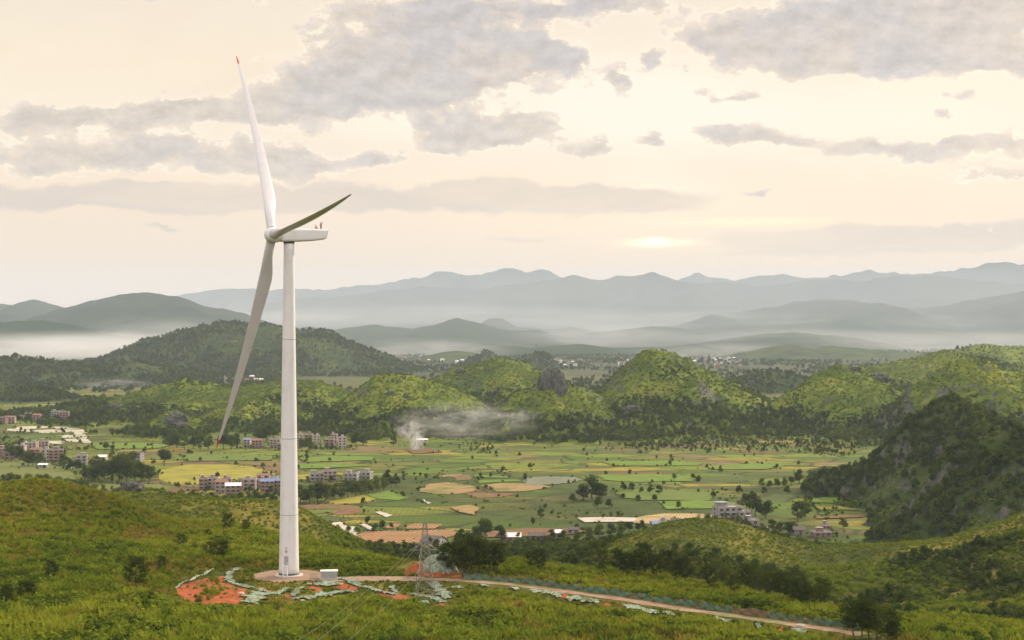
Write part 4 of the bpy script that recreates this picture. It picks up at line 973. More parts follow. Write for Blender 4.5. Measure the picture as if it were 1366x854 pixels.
def fields():
    ML = {'lime': soil_mat('young_rice', (.09, .17, .02), (.15, .22, .03), .08, weeds=.8), 'yellow': soil_mat('ripe_rice', (.26, .235, .03), (.34, .28, .045), .06, (.05, .9, (.22, .22, .04)), .5),
          'olive': soil_mat('olive_crop', (.12, .145, .04), (.17, .18, .055), .03, (.10, .5, (.11, .135, .035))), 'ochre': soil_mat('stubble', (.26, .17, .06), (.38, .27, .12), .12, (.09, 1.2, (.20, .15, .07)), .9),
          'brown': soil_mat('ploughed_soil', (.13, .065, .035), (.22, .13, .07), .15, None, .6), 'furrow': soil_mat('furrowed_soil', (.36, .19, .09), (.48, .28, .14), .2, (.12, .35, (.08, .04, .025)), .35),
          'pale': soil_mat('bleached_field', (.34, .32, .23), (.54, .50, .40), .08, None, .4), 'beige': soil_mat('dry_stubble', (.40, .29, .14), (.52, .38, .20), .1, (.18, .2, (.26, .19, .10)), .35),
          'pond': mat('pond_water', lambda n, o: pbsdf(n, (.10, .105, .04), .3, spec=.5)), 'silt': soil_mat('river_silt', (.36, .32, .25), (.55, .50, .42), .1), 'green': soil_mat('green_crop', (.09, .15, .025), (.13, .165, .035), .08, None, .5)}
    F = [('pale', 'bleached plots by the left village', [(20, 569), (64, 568), (66, 571), (24, 573)]), ('pale', 'bleached plot beyond the left village, second', [(66, 568), (116, 570), (114, 572), (70, 572)]),
         ('pale', '', [(44, 574), (78, 573), (84, 577), (52, 578)]), ('pale', '', [(70, 573), (112, 573), (118, 576), (88, 577)]), ('pale', '', [(10, 572), (40, 573), (46, 577), (12, 575)]),
         ('pale', '', [(84, 580), (110, 580), (112, 584), (82, 584)]), ('pale', '', [(82, 586), (112, 585), (122, 589), (86, 590)]), ('pale', '', [(58, 589), (84, 588), (86, 592), (56, 592)]),
         ('olive', 'wide dull olive field', [(-90, 612), (0, 612), (40, 614), (66, 617), (96, 630), (108, 643), (100, 652), (-90, 660)]), ('olive', 'dull olive field behind the left dome', [(116, 645), (160, 646), (215, 646), (228, 652), (200, 656), (120, 654)]),
         ('yellow', 'ripe yellow field', [(212, 628), (250, 620), (306, 620), (350, 624), (372, 628), (330, 640), (280, 646), (232, 647), (212, 640)]), ('yellow', 'ripe yellow strip right of the tower', [(396, 634), (436, 630), (462, 632), (440, 638), (398, 640)]),
         ('yellow', 'ripe yellow plot near the tree belt', [(430, 668), (462, 662), (484, 660), (502, 666), (482, 672), (440, 673)]), ('lime', 'bright green plot', [(486, 660), (520, 655), (545, 664), (530, 668), (504, 666)]),
         ('brown', 'brown plot behind the tower', [(340, 622), (384, 624), (400, 630), (400, 633), (352, 628)]), ('brown', 'ploughed strip right of the tower', [(398, 675), (440, 672), (474, 675), (470, 679), (410, 680)]),
         ('brown', '', [(440, 684), (450, 680), (480, 677), (482, 683), (470, 687), (450, 688)]), ('green', '', [(402, 682), (436, 680), (440, 684), (410, 687)]),
         ('ochre', 'harvested terraces', [(556, 655), (575, 646), (600, 644), (628, 648), (640, 654), (610, 660), (580, 660)]), ('ochre', 'second patch of harvested terraces', [(640, 648), (668, 645), (712, 646), (737, 650), (700, 656), (664, 656)]), ('brown', '', [(618, 658), (650, 658), (690, 659), (668, 664), (636, 665)]), ('ochre', '', [(588, 634), (616, 633), (620, 636), (592, 637)]),
         ('lime', 'narrow bright plot in the harvested terraces', [(634, 641), (690, 640), (696, 642), (640, 645)]), ('lime', '', [(632, 634), (680, 636), (676, 638), (634, 637)]),
         ('pond', 'murky pond', [(696, 643), (702, 638), (730, 636), (770, 637), (776, 641), (762, 645), (720, 648), (702, 647)]),
         ('brown', 'brown furrowed strip', [(602, 636), (625, 634), (633, 640), (610, 642)]), ('furrow', 'big furrowed terrace below the fields', [(474, 716), (486, 710), (540, 709), (600, 707), (612, 712), (590, 722), (520, 728), (484, 726)]),
         ('furrow', '', [(506, 705), (524, 699), (536, 700), (528, 706)]), ('furrow', '', [(536, 706), (552, 699), (590, 700), (580, 706)]), ('silt', 'bleached silt bank', [(437, 698), (452, 697), (470, 704), (482, 714), (476, 722), (462, 712), (444, 704)]),
         ('silt', '', [(478, 700), (486, 699), (504, 707), (496, 709)]), ('silt', '', [(500, 684), (508, 683), (522, 688), (516, 691)]), ('silt', '', [(562, 668), (566, 667), (574, 672), (570, 673)]),
         ('beige', 'dry stubble field behind the concrete house', [(840, 694), (866, 688), (886, 686), (925, 686), (955, 688), (960, 692), (930, 697), (870, 700), (846, 699)]),
         ('lime', 'long bright green plot', [(800, 634), (870, 633), (930, 635), (926, 642), (850, 644), (806, 641)]), ('green', '', [(820, 655), (880, 653), (950, 658), (944, 668), (860, 668), (826, 664)]),
         ('lime', '', [(878, 670), (930, 668), (985, 672), (980, 679), (890, 680)]), ('lime', '', [(800, 616), (880, 615), (940, 618), (930, 622), (820, 622)]), ('lime', '', [(940, 622), (1010, 619), (1050, 622), (1020, 627), (950, 627)]),
         ('yellow', 'narrow yellow plot at the wooded hill foot', [(1088, 677), (1122, 676), (1152, 678), (1150, 681), (1096, 681)]), ('lime', '', [(1080, 665), (1120, 662), (1136, 667), (1110, 672), (1084, 671)]), ('brown', '', [(1085, 690), (1150, 688), (1152, 691), (1090, 693)]),
         ('brown', 'brown yard behind the white roofed shed', [(640, 710), (700, 706), (760, 706), (790, 711), (740, 716), (650, 718)]), ('ochre', '', [(600, 678), (628, 674), (640, 679), (632, 688), (612, 684)]), ('silt', '', [(770, 692), (810, 691), (850, 692), (846, 697), (780, 698)]),
         ('lime', '', [(398, 612), (440, 609), (500, 610), (496, 615), (410, 617)]), ('lime', '', [(396, 620), (450, 619), (500, 622), (440, 625), (400, 626)]), ('green', '', [(240, 606), (300, 606), (372, 609), (360, 615), (250, 616)]), ('lime', '', [(120, 594), (180, 592), (230, 594), (210, 599), (130, 600)]),
         ('pale', 'faint dusty track', [(96, 577), (112, 577), (122, 592), (110, 592)]), ('brown', '', [(540, 600), (575, 599), (590, 604), (550, 606)])]
    rnd = random.Random(3)
    for k, (m, lb, poly) in enumerate(F):
        pts = []
        for i in range(len(poly)):
            a = V0(*poly[i]); b = V0(*poly[(i+1) % len(poly)])
            for t in range(10): 
                q = (a[0]+(b[0]-a[0])*t/10, a[1]+(b[1]-a[1])*t/10); j = min(5.0, .1*abs(V0(*poly[0])[1]-V0(*poly[len(poly)//2])[1]))
                pts.append((q[0]+float(fbm(q[0], q[1], 16., 2, 3))*j*1.5, q[1]+float(fbm(q[0], q[1], 16., 2, 8))*j))
        FIELD_KEEP.append(pts)
        o = mesh_obj('pond' if m == 'pond' else ('riverbank' if m == 'silt' else 'field'), [(x, y, .10+.012*k) for x, y in pts], [tuple(range(len(pts)))], ML[m])
        tag(o, lb or None, 'field', kind='structure')
fields()

# ------------------------------------------------------------------ the wind turbine
M_WHITE = paint('turbine_white', (.74, .73, .745), .38, dirt=.22, sc=.35, spec=.4)
M_BLADE = paint('blade_white', (.62, .61, .635), .35, dirt=.12, sc=.2, spec=.4)
M_RED = paint('tip_red', (.62, .06, .03), .45, dirt=.1)
M_DKGREY = paint('dark_grey', (.10, .10, .10), .6)
M_GREY = paint('mid_grey', (.35, .35, .34), .6)
M_STEEL = paint('galvanised_steel', (.22, .21, .185), .5, .35, .4)
def turbine():
    TH, TILT = R(27), R(4.4); base = Vector((TURB[0], TURB[1], 60.1))
    hub_z = EYE-(314-HZ)/FOC*360-base.z
    root = empty('wind_turbine', base, 0, 'tall white three bladed wind turbine with red blade tips standing on the round gravel pad', 'wind turbine')
    # everything is in the frame of the root
    t = MB(); Ht = hub_z-1.75; prof = []
    for i in range(41):
        z = Ht*i/40; prof.append((2.42-1.18*(i/40)**.95, z))
    t.lathe(prof, 64); tower = t.build('tower', M_WHITE, root, True)
    for zz in (116.8-base.z, 93.0-base.z, 74.8-base.z):
        rr = 2.42-1.18*(zz/Ht)**.95; f = MB(); f.lathe([(rr+.004, zz-.07), (rr+.03, zz-.06), (rr+.03, zz+.06), (rr+.004, zz+.07)], 64, cap=False); f.build('flange', M_GREY, root, True)
    f = MB(); f.lathe([(3.35, -.3), (3.35, .22), (3.1, .30), (2.4, .30)], 56); f.build('foundation', paint('concrete', (.55, .50, .44), .9, dirt=.4, sc=1.0), root)
    f = MB(); f.lathe([(2.46, .30), (2.47, .75), (2.43, .75)], 56, cap=False); f.build('base_ring', M_DKGREY, root, True)
    # door with stair, facing the camera slightly left
    da = -math.pi/2-.13; c, s = math.cos(da), math.sin(da); rr = 2.42
    d = MB(); d.box((c*(rr+.02), s*(rr+.02), 3.9), (.12, .95, 2.2), da); door = d.build('door', M_GREY, root)
    hd = MB(); hd.box((c*(rr+.12)-s*.3, s*(rr+.12)+c*.3, 3.8), (.08, .06, .25), da); hd.build('handle', M_DKGREY, door)
    for zz, q in ((6.1, .5), (6.9, .35)): MB().box((c*(rr+.02), s*(rr+.02), zz), (.10, q, q), da).build('vent', M_GREY, root)
    st = MB(); st.box((c*(rr+.65), s*(rr+.65), 2.72), (1.2, 1.3, .08), da)
    for k in (-1, 1):
        ox, oy = -s*.55*k, c*.55*k; ex, ey = -s*.55*k, c*.55*k
        p0 = (c*(rr+1.2)+ox, s*(rr+1.2)+oy, 2.7); p1 = (c*(rr+2.3)+ox+.5, s*(rr+2.3)+oy, .25)
        st.tube([p0, p1], .06, 5); st.tube([(p0[0], p0[1], p0[2]+1), (p1[0], p1[1], p1[2]+1)], .03, 5); st.tube([p0, (p0[0], p0[1], p0[2]+1)], .03, 5)
        st.tube([(c*rr+ox, s*rr+oy, 3.7), (p0[0], p0[1], 3.7)], .03, 5); st.tube([p1, (p1[0], p1[1], p1[2]+1)], .03, 5); st.tube([(p0[0], p0[1], 2.7), (p0[0], p0[1], .1)], .05, 5)
    for i in range(9):
        q = i/8; st.box((c*(rr+1.2+1.1*q)+.5*q, s*(rr+1.2+1.1*q), 2.6-2.3*q), (.25, 1.1, .05), da)
    st.build('stair', M_WHITE, root)
    # nacelle frame: axis points left and towards the camera
    ax = Vector((-math.cos(TH)*math.cos(TILT), -math.sin(TH)*math.cos(TILT), math.sin(TILT))); ho = Vector((math.sin(TH), -math.cos(TH), 0)); vv = ho.cross(ax); vv = vv if vv.z > 0 else -vv
    axh = Vector((-math.cos(TH), -math.sin(TH), 0)); C = Vector((0, 0, hub_z)); hub = C+axh*4.15
    # nacelle: loft of rounded rectangles along the axis (negative = rear)
    secs = [(2.35, 1.0, 1.05, -.35), (1.9, 1.45, 1.45, -.15), (.5, 1.62, 1.62, 0), (-2.5, 1.68, 1.55, .08), (-6.2, 1.62, 1.42, .22), (-8.6, 1.52, 1.22, .38), (-9.3, 1.45, 1.05, .52)]
    n = 28; vs = []; fs = []
    for (a_, hw, hh, dz_) in secs:
        for k in range(n):
            q = 2*math.pi*k/n; e = .32; cx, cz = math.cos(q), math.sin(q)
            sx = math.copysign(abs(cx)**e, cx)*hw; sz = math.copysign(abs(cz)**e, cz)*hh+dz_
            sh = .45*(sz-dz_) if a_ < -8.9 else 0
            p = C+axh*(a_-sh*.6)+ho*sx+Vector((0, 0, sz)); vs.append(p)
    for i in range(len(secs)-1):
        for k in range(n): k2 = (k+1) % n; fs.append((i*n+k, i*n+k2, (i+1)*n+k2, (i+1)*n+k))
    fs.append(tuple(range(n))); fs.append(tuple(range((len(secs)-1)*n, len(secs)*n))[::-1])
    nac = mesh_obj('nacelle', vs, fs, M_WHITE, root); 
    mod = nac.modifiers.new('bevel', 'BEVEL'); mod.width = .10; mod.segments = 2; mod.angle_limit = R(40)
    ms = MB(); b0 = C-axh*8.2+Vector((0, 0, 1.7)); ms.tube([b0, b0+Vector((0, 0, .9))], .03, 5); ms.tube([b0+Vector((0, 0, .8))-ho*.3, b0+Vector((0, 0, .8))+ho*.3], .02, 5); ms.build('wind_sensor', M_GREY, nac)
    cl = MB(); cl.lathe([(1.3, -2.0), (1.34, -1.5), (1.34, -1.3)], 40, (0, 0, hub_z)); cl.build('yaw_collar', M_DKGREY, root, True)
    # hub / spinner along ax
    def axlathe(prof, name, m, par, nseg=40):
        vs = []; fs = []
        for r_, z_ in prof:
            for k in range(nseg):
                q = 2*math.pi*k/nseg; vs.append(hub+ax*z_+(math.cos(q)*ho+math.sin(q)*vv)*r_)
        for i in range(len(prof)-1):
            for k in range(nseg): k2 = (k+1) % nseg; fs.append((i*nseg+k, i*nseg+k2, (i+1)*nseg+k2, (i+1)*nseg+k))
        fs.append(tuple(range(nseg))); fs.append(tuple(range((len(prof)-1)*nseg, len(prof)*nseg))[::-1])
        return mesh_obj(name, vs, fs, m, par, True)
    hb = axlathe([(1.15, -2.0), (1.55, -1.7), (1.78, -1.0), (1.86, -.2), (1.82, .4), (1.62, 1.0), (1.28, 1.45), (.8, 1.8), (.3, 1.95), (.05, 1.97)], 'hub', M_WHITE, root)
    axlathe([(1.18, -2.25), (1.18, -1.95)], 'shaft_seal', M_DKGREY, root)
    L = 58.6
    for kb in range(3):
        ph = R(-34.8)+kb*2*math.pi/3; d = (vv*math.cos(ph)+ho*math.sin(ph)).normalized()
        # feathered: chord along the rotor axis, thickness in the rotor plane
        side = d.cross(ax).normalized(); ns = 46; m = 30; vs = []; fs = []; ft = []
        for i in range(ns):
            f = i/(ns-1); r_ = 1.35+(L-1.35)*f**1.05
            u = (r_-1.35)/(L-1.35)
            ch = 2.15 if u < .03 else (2.15+(3.25-2.15)*float(sstep(u, .03, .19)) if u < .19 else (3.25-.24)*(1-(u-.19)/.81)**.80+.24)
            circ = 1-float(sstep(u, .03, .17)); tk = (1.0*circ+(1-circ)*(.30-.17*min(1, u*1.6)))*ch
            if u > .985: ch *= .6; tk *= .6
            tw = R(14)*(1-u)**2*(1-circ)-R(3)
            pb = 2.6*u*u
            o_ = hub+d*r_+ax*pb
            ca, sa = math.cos(tw), math.sin(tw); cdir = ax*ca+side*sa; tdir = side*ca-ax*sa
            for k in range(m):
                q = 2*math.pi*k/m; cx = math.cos(q); sy = math.sin(q)
                xx = cx*.5; yy = sy*.5*(circ+(1-circ)*(0.35+0.65*((cx+1)/2)**.55)*(1.0 if sy > 0 else .72))
                # leading edge towards +axis; keep the pitch centre near 35 % chord
                off = (xx-.5*(1-circ)*.42)*ch
                vs.append(o_+cdir*off+tdir*(yy*tk))
        for i in range(ns-1):
            for k in range(m):
                k2 = (k+1) % m; (ft if i >= ns-3 else fs).append((i*m+k, i*m+k2, (i+1)*m+k2, (i+1)*m+k))
        fs.append(tuple(range(m))); ft.append(tuple(range((ns-1)*m, ns*m))[::-1])
        bl = mesh_obj('blade', vs, fs, M_BLADE, root, True)
        iv = (ns-3)*m; mesh_obj('red_tip', vs[iv:], [tuple(i-iv for i in f) for f in ft], M_RED, bl, True)
        # dark root seal
        rs = MB(); rs.tube([hub+d*1.5, hub+d*1.78], [1.16, 1.13], 36, cap=False); rs.build('root_seal', M_GREY, bl, True)
    return C, axh, ho, base
TC, TAX, THO, TB = turbine()

# ---- the two people on the nacelle roof
def skin_body(name, joints, bones, radii, m, parent=None):
    me = bpy.data.meshes.new(name); me.from_pydata(joints, bones, []); me.update()
    o = bpy.data.objects.new(name, me); COL.objects.link(o)
    sk = o.modifiers.new('skin', 'SKIN'); sk.use_smooth_shade = True
    me.skin_vertices or None
    for i, r_ in enumerate(radii): me.skin_vertices[0].data[i].radius = (r_, r_) if not isinstance(r_, tuple) else r_
    me.skin_vertices[0].data[0].use_root = True
    ss_ = o.modifiers.new('sub', 'SUBSURF'); ss_.levels = 1; ss_.render_levels = 2
    me.materials.append(m)
    if parent: o.parent = parent
    return o
M_SKIN = paint('skin', (.42, .26, .18), .6, dirt=0.0); M_HAIR = paint('hair', (.02, .015, .012), .7, dirt=0); M_SHIRTR = paint('red_shirt', (.55, .12, .08), .8, dirt=.1); M_TROU = paint('dark_trousers', (.10, .08, .06), .85, dirt=.1)
M_TAN = paint('tan_jacket', (.45, .30, .17), .8, dirt=.1); M_VEST = paint('pale_harness', (.55, .50, .45), .8, dirt=.1); M_SHOE = paint('shoes', (.06, .05, .05), .7, dirt=0)
def person(loc, rz, pose, label, tops, scale=1.0):
    root = empty('person', loc, rz, label, 'person'); 
    if pose == 'stand':
        J = dict(pel=(0, 0, .93), sp=(0, 0, 1.15), ch=(0, .0, 1.38), nk=(0, 0, 1.50), hd=(0, .01, 1.60), tp=(0, .01, 1.72), sl=(-.19, 0, 1.42), el=(-.42, .05, 1.55), wl=(-.50, .06, 1.80), hl=(-.50, .07, 1.90),
                 sr=(.19, 0, 1.42), er=(.30, .02, 1.16), wr=(.24, .18, .98), hr=(.20, .22, .92), hpl=(-.10, 0, .90), kl=(-.13, .02, .48), al=(-.15, 0, .09), tl=(-.16, .14, .05), hpr=(.10, 0, .90), kr=(.14, .02, .48), ar=(.16, 0, .09), tr=(.18, .14, .05))
    else:
        J = dict(pel=(0, 0, .36), sp=(0, .08, .55), ch=(0, .20, .74), nk=(0, .26, .84), hd=(0, .31, .93), tp=(0, .33, 1.04), sl=(-.18, .20, .76), el=(-.26, .36, .55), wl=(-.16, .52, .42), hl=(-.12, .56, .36),
                 sr=(.18, .20, .76), er=(.26, .36, .55), wr=(.16, .52, .42), hr=(.12, .56, .36), hpl=(-.10, 0, .34), kl=(-.16, .38, .50), al=(-.15, .16, .09), tl=(-.16, .30, .05), hpr=(.10, 0, .34), kr=(.16, .40, .44), ar=(.15, .20, .09), tr=(.16, .34, .05))
    ks = list(J); ix = {k: i for i, k in enumerate(ks)}
    E = [('pel', 'sp'), ('sp', 'ch'), ('ch', 'nk'), ('nk', 'hd'), ('hd', 'tp'), ('ch', 'sl'), ('sl', 'el'), ('el', 'wl'), ('wl', 'hl'), ('ch', 'sr'), ('sr', 'er'), ('er', 'wr'), ('wr', 'hr'),
         ('pel', 'hpl'), ('hpl', 'kl'), ('kl', 'al'), ('al', 'tl'), ('pel', 'hpr'), ('hpr', 'kr'), ('kr', 'ar'), ('ar', 'tr')]
    rad = dict(pel=.13, sp=.12, ch=.14, nk=.055, hd=.09, tp=.075, sl=.07, el=.045, wl=.032, hl=.035, sr=.07, er=.045, wr=.032, hr=.035, hpl=.09, kl=.06, al=.045, tl=.04, hpr=.09, kr=.06, ar=.045, tr=.04)
    skin_body('body', [J[k] for k in ks], [(ix[a], ix[b]) for a, b in E], [rad[k] for k in ks], M_SKIN, root)
    def sub(name, keys, edges, extra, m):
        ii = {k: i for i, k in enumerate(keys)}
        skin_body(name, [J[k] for k in keys], [(ii[a], ii[b]) for a, b in edges], [rad[k]+extra for k in keys], m, root)
    sub('shirt', ['ch', 'sp', 'pel', 'sl', 'el', 'sr', 'er'], [('ch', 'sp'), ('sp', 'pel'), ('ch', 'sl'), ('sl', 'el'), ('ch', 'sr'), ('sr', 'er')], .022, tops[0])
    sub('trousers', ['pel', 'hpl', 'kl', 'al', 'hpr', 'kr', 'ar'], [('pel', 'hpl'), ('hpl', 'kl'), ('kl', 'al'), ('pel', 'hpr'), ('hpr', 'kr'), ('kr', 'ar')], .028, tops[1])
    hd = Vector(J['hd']); tp = Vector(J['tp']); h = MB(); c = hd.lerp(tp, .62)
    h.lathe([(.13, -.02), (.128, .04), (.10, .09), (.05, .12), (.01, .125)], 16, c); h.build('helmet' if tops[2] is not M_HAIR else 'hair', tops[2], root, True)
    for s_ in (-1, 1):
        e = MB(); k = 'tl' if s_ < 0 else 'tr'; a_ = J['al' if s_ < 0 else 'ar']; t_ = J[k]; e.tube([(a_[0], a_[1]-.06, .055), (a_[0], a_[1]+.05, .06), (t_[0], t_[1]+.04, .045)], [.055, .06, .04], 8); e.build('shoe', M_SHOE, root, True)
    # small face features and fingers
    f = MB(); f.box((hd.x, hd.y+.095, hd.z+.03), (.025, .035, .05)); f.build('nose', M_SKIN, root)
    for wk, hk in (('wl', 'hl'), ('wr', 'hr')):
        w_, h_ = Vector(J[wk]), Vector(J[hk]); d = (h_-w_).normalized(); s_ = d.orthogonal().normalized(); fg = MB()
        for i in range(4): 
            b = h_+s_*(i-1.5)*.018; l_ = (.065, .075, .07, .055)[i]; fg.tube([b, b+d*l_*.6, b+d*l_+d.cross(s_)*.015], [.009, .008, .006], 6)
        fg.tube([h_-s_*.03-d*.03, h_-s_*.065+d*.01, h_-s_*.07+d*.035], [.010, .009, .007], 6); fg.build('fingers', M_SKIN, root)
    return root
rz_ = math.atan2(-TAX.y, -TAX.x)
def on_nac(a, s): q = TC+TAX*a+THO*s+TB; return (q.x, q.y, q.z)
zt = TB.z+TC.z
p1 = Vector(on_nac(-8.0, .3)); p1.z = zt+1.605
person(p1, R(160), 'stand', 'person standing on the turbine nacelle with one arm raised, red top and dark trousers', (M_SHIRTR, M_TROU, M_HAIR))
p2 = Vector(on_nac(-7.2, -.4)); p2.z = zt+1.60
person(p2, R(120), 'crouch', 'person in tan clothes crouching on the nacelle beside the standing one', (M_TAN, M_TAN, M_HAIR))

# ------------------------------------------------------------------ pad, road, bare soil, nets
M_GRAVEL = soil_mat('gravel', (.20, .13, .09), (.36, .25, .18), 1.2); M_REDSOIL = soil_mat('red_soil', (.20, .05, .02), (.40, .12, .045), .6, None, .35)
M_ROAD = soil_mat('dirt_road', (.20, .125, .08), (.36, .26, .18), .35, None, .5)
def net_mat(name, a, b):
    def f(n, o):
        p = pos(n); q = n.noise(p, 2.4, 5.0, .7); c = n.ramp(q, [(.3, a), (.65, b)])
        c = n.mix(n.m('MULTIPLY', n.ss(n.noise(p, .75, 5., .7), .47, .56), .8), c, (.085, .10, .03)); c = n.mix(n.m('MULTIPLY', n.ss(n.noise(p, 1.3, 3., .6), .56, .62), .7), c, (.24, .09, .04))
        return pbsdf(n, c, .8, bump=n.noise(p, 2.5, 4.0), bs=.8, bd=.25)
    return mat(name, f)
M_NET = [net_mat('net_mint', (.05, .15, .10), (.34, .42, .34)), net_mat('net_thin', (.25, .36, .26), (.42, .45, .34)), net_mat('net_pale', (.09, .19, .12), (.38, .45, .35)), net_mat('net_dark', (.03, .09, .055), (.10, .21, .145))]
def drape_poly(name, poly, m, off, res=.6, jag=.5, label=None, cat=None, kind='structure', wr=0.0):
    xs = [p[0] for p in poly]; ys = [p[1] for p in poly]
    X, Y = np.meshgrid(np.arange(min(xs)-1, max(xs)+1, res), np.arange(min(ys)-1, max(ys)+1, res))
    jx = fbm(X, Y, 3.0, 3, 61)*jag*2; jy = fbm(X, Y, 3.0, 3, 62)*jag*2
    ins = in_poly(X+jx, Y+jy, poly)
    if not ins.any(): return None
    Z = ground_h(X, Y)+off+(np.abs(fbm(X, Y, 1.6, 3, 63))*wr)
    F = grid_faces(*X.shape); F = F[ins.reshape(-1)[F].sum(1) >= 3]; used = np.unique(F); idx = np.full(X.size, -1); idx[used] = np.arange(len(used))
    o = mesh_obj(name, np.stack([X, Y, Z], -1).reshape(-1, 3)[used], idx[F], m, smooth=True)
    return tag(o, label, cat, kind=kind)
def works():
    X = []; n = 56; vs = [(TURB[0], TURB[1], 60.09)]
    for r_ in (3.0, 6.0, 8.8):
        for k in range(n):
            q = 2*math.pi*k/n; rr = r_*(1+(.06*math.sin(3*q+1)+.04*math.sin(7*q) if r_ > 8 else 0)); vs.append((TURB[0]+rr*math.cos(q), TURB[1]+rr*math.sin(q), 60.09-(.0 if r_ < 8 else .02)))
    fs = [(0, 1+k, 1+(k+1) % n) for k in range(n)]
    for i in range(2):
        for k in range(n): k2 = (k+1) % n; fs.append((1+i*n+k, 1+(i+1)*n+k, 1+(i+1)*n+k2, 1+i*n+k2))
    tag(mesh_obj('gravel_pad', vs, fs, M_GRAVEL), 'round gravel pad under the turbine', 'pad', kind='structure')
    # road ribbon
    pl = [Vector((a, b, 0)) for a, b in ROADXY]; pts = []
    for i in range(len(pl)-1):
        a, b, c, d = pl[max(i-1, 0)], pl[i], pl[i+1], pl[min(i+2, len(pl)-1)]
        for t in range(10):
            t /= 10; pts.append(.5*((2*b)+(c-a)*t+(2*a-5*b+4*c-d)*t*t+(3*b-a-3*c+d)*t*t*t))
    pts.append(pl[-1]); vs = []; fs = []; m = 7
    for i, p in enumerate(pts):
        t = (pts[min(i+1, len(pts)-1)]-pts[max(i-1, 0)]).normalized(); s_ = Vector((-t.y, t.x, 0))
        hw = 1.75+.25*math.sin(i*.9)+(1.6 if 6 < i < 26 else 0)
        for k in range(m):
            f = k/(m-1)*2-1; vs.append((p.x+s_.x*hw*f, p.y+s_.y*hw*f, 60.12-.04*(abs(abs(f)-.5) < .2)-.05*(abs(f) > .9)))
    for i in range(len(pts)-1):
        for k in range(m-1): fs.append((i*m+k, i*m+k+1, (i+1)*m+k+1, (i+1)*m+k))
    tag(mesh_obj('road', vs, fs, M_ROAD, smooth=True), 'pinkish dirt road running from the turbine pad to the lower right', 'road', kind='structure')
    for k, q in REDW.items():
        if k == 'mound': continue
        drape_poly('bare_soil', q, M_REDSOIL, .07, jag=.6, res=.45, label='bare red soil scar' if k != 'slope' else 'large bare red soil slope left of the turbine pad', cat='soil')
    # red soil mound with its net cover, beyond the road
    cx, cy = P(585, 772, 362)[0], 362.0
    def mh(x, y): 
        r_ = np.hypot((x-cx)/5.0, (y-cy)/3.4); return 4.9*np.clip(1-r_**2.2, -.2, 1)*(1+.15*fbm(x, y, 2.5, 3, 88))
    Xg, Yg = np.meshgrid(np.arange(cx-8.5, cx+6.3, .35), np.arange(cy-4.5, cy+4.5, .35))
    hz = np.maximum(mh(Xg, Yg), 2.6*np.clip(1-np.hypot((Xg-cx+5.2)/3.6, (Yg-cy-1.0)/2.6)**2, -.2, 1))
    F = grid_faces(*Xg.shape); K = (hz.reshape(-1)[F] > -.3).any(1); zz = ground_h(Xg, Yg)+hz
    tag(mesh_obj('soil_mound', np.stack([Xg, Yg, zz], -1).reshape(-1, 3), F[K], M_REDSOIL, smooth=True), 'mound of red soil beside the road bend', 'mound', kind='structure')
    h2 = mh(Xg, Yg); zz2 = ground_h(Xg, Yg)+h2+.10+np.abs(fbm(Xg, Yg, 1.3, 3, 89))*.5
    K = (h2.reshape(-1)[F] > .1).all(1) & ((Xg.reshape(-1)[F] > cx-3.6).all(1))
    Fk = F[K]; used = np.unique(Fk); idx = np.full(Xg.size, -1); idx[used] = np.arange(len(used))
    tag(mesh_obj('erosion_net', np.stack([Xg, Yg, zz2], -1).reshape(-1, 3)[used], idx[Fk], M_NET[0], smooth=True), 'large mint green net draped over the soil mound behind the pylon', 'net')
    # ribbons of net
    for lb, q, hw, cc in NETW:
        pts = [Vector((p[0], p[1], 0)) for p in q]; L = sum((b-a).length for a, b in zip(pts[:-1], pts[1:])); ns = max(5, int(L/.45)); vs = []; fs = []; m = max(5, int(hw*2/.3))
        acc = [0]
        for a, b in zip(pts[:-1], pts[1:]): acc.append(acc[-1]+(b-a).length)
        for i in range(ns+1):
            t = L*i/ns; j = max(k for k in range(len(pts)-1) if acc[k] <= t+1e-6); f = (t-acc[j])/max(acc[j+1]-acc[j], 1e-6); p = pts[j].lerp(pts[j+1], min(f, 1)); tt = (pts[j+1]-pts[j]).normalized(); s_ = Vector((-tt.y, tt.x, 0))
            w = hw*(1+.35*math.sin(t*1.1+hw*9)+.2*math.sin(t*2.7))*(.75+.25*math.sin(math.pi*i/ns))
            for k in range(m): g = k/(m-1)*2-1; vs.append((p.x+s_.x*w*g, p.y+s_.y*w*g))
        A = np.array(vs); z = ground_h(A[:, 0], A[:, 1])+.22+np.abs(fbm(A[:, 0], A[:, 1], .9, 3, 77))*.8
        for i in range(ns):
            for k in range(m-1): fs.append((i*m+k, i*m+k+1, (i+1)*m+k+1, (i+1)*m+k))
        tag(mesh_obj('erosion_net', [(a[0], a[1], b) for a, b in zip(A, z)], fs, M_NET[cc], smooth=True), lb, 'net')
    # standing net fence along the far side of the road
    FP = [(612, 0), (650, 0), (700, 0), (750, 0), (800, 0), (850, 0), (900, 0), (950, 0), (975, 1), (1015, 1), (1060, 2), (1100, 2), (1135, 2)]
    root = empty('net_fence', (0, 0, 0), 0, 'long sagging green net fence along the uphill side of the dirt road', 'fence')
    rx = np.array([p.x for p in [Vector((a, b, 0)) for a, b in ROADXY]]); ry = ROADXY[:, 1]
    def road_at(px):
        # point of the fence line on the sight azimuth px
        best = None
        for (a0, b0), (a1, b1) in zip(ROADXY[:-1], ROADXY[1:]):
            for t in np.linspace(0, 1, 60):
                x, y = a0+(a1-a0)*t, b0+(b1-b0)*t
                e = abs(PX0+x/y*FOC-px)
                if best is None or e < best[0]: 
                    L = math.hypot(a1-a0, b1-b0); best = (e, x-(b1-b0)/L*2.9, y+(a1-a0)/L*2.9)
        return best[1:]
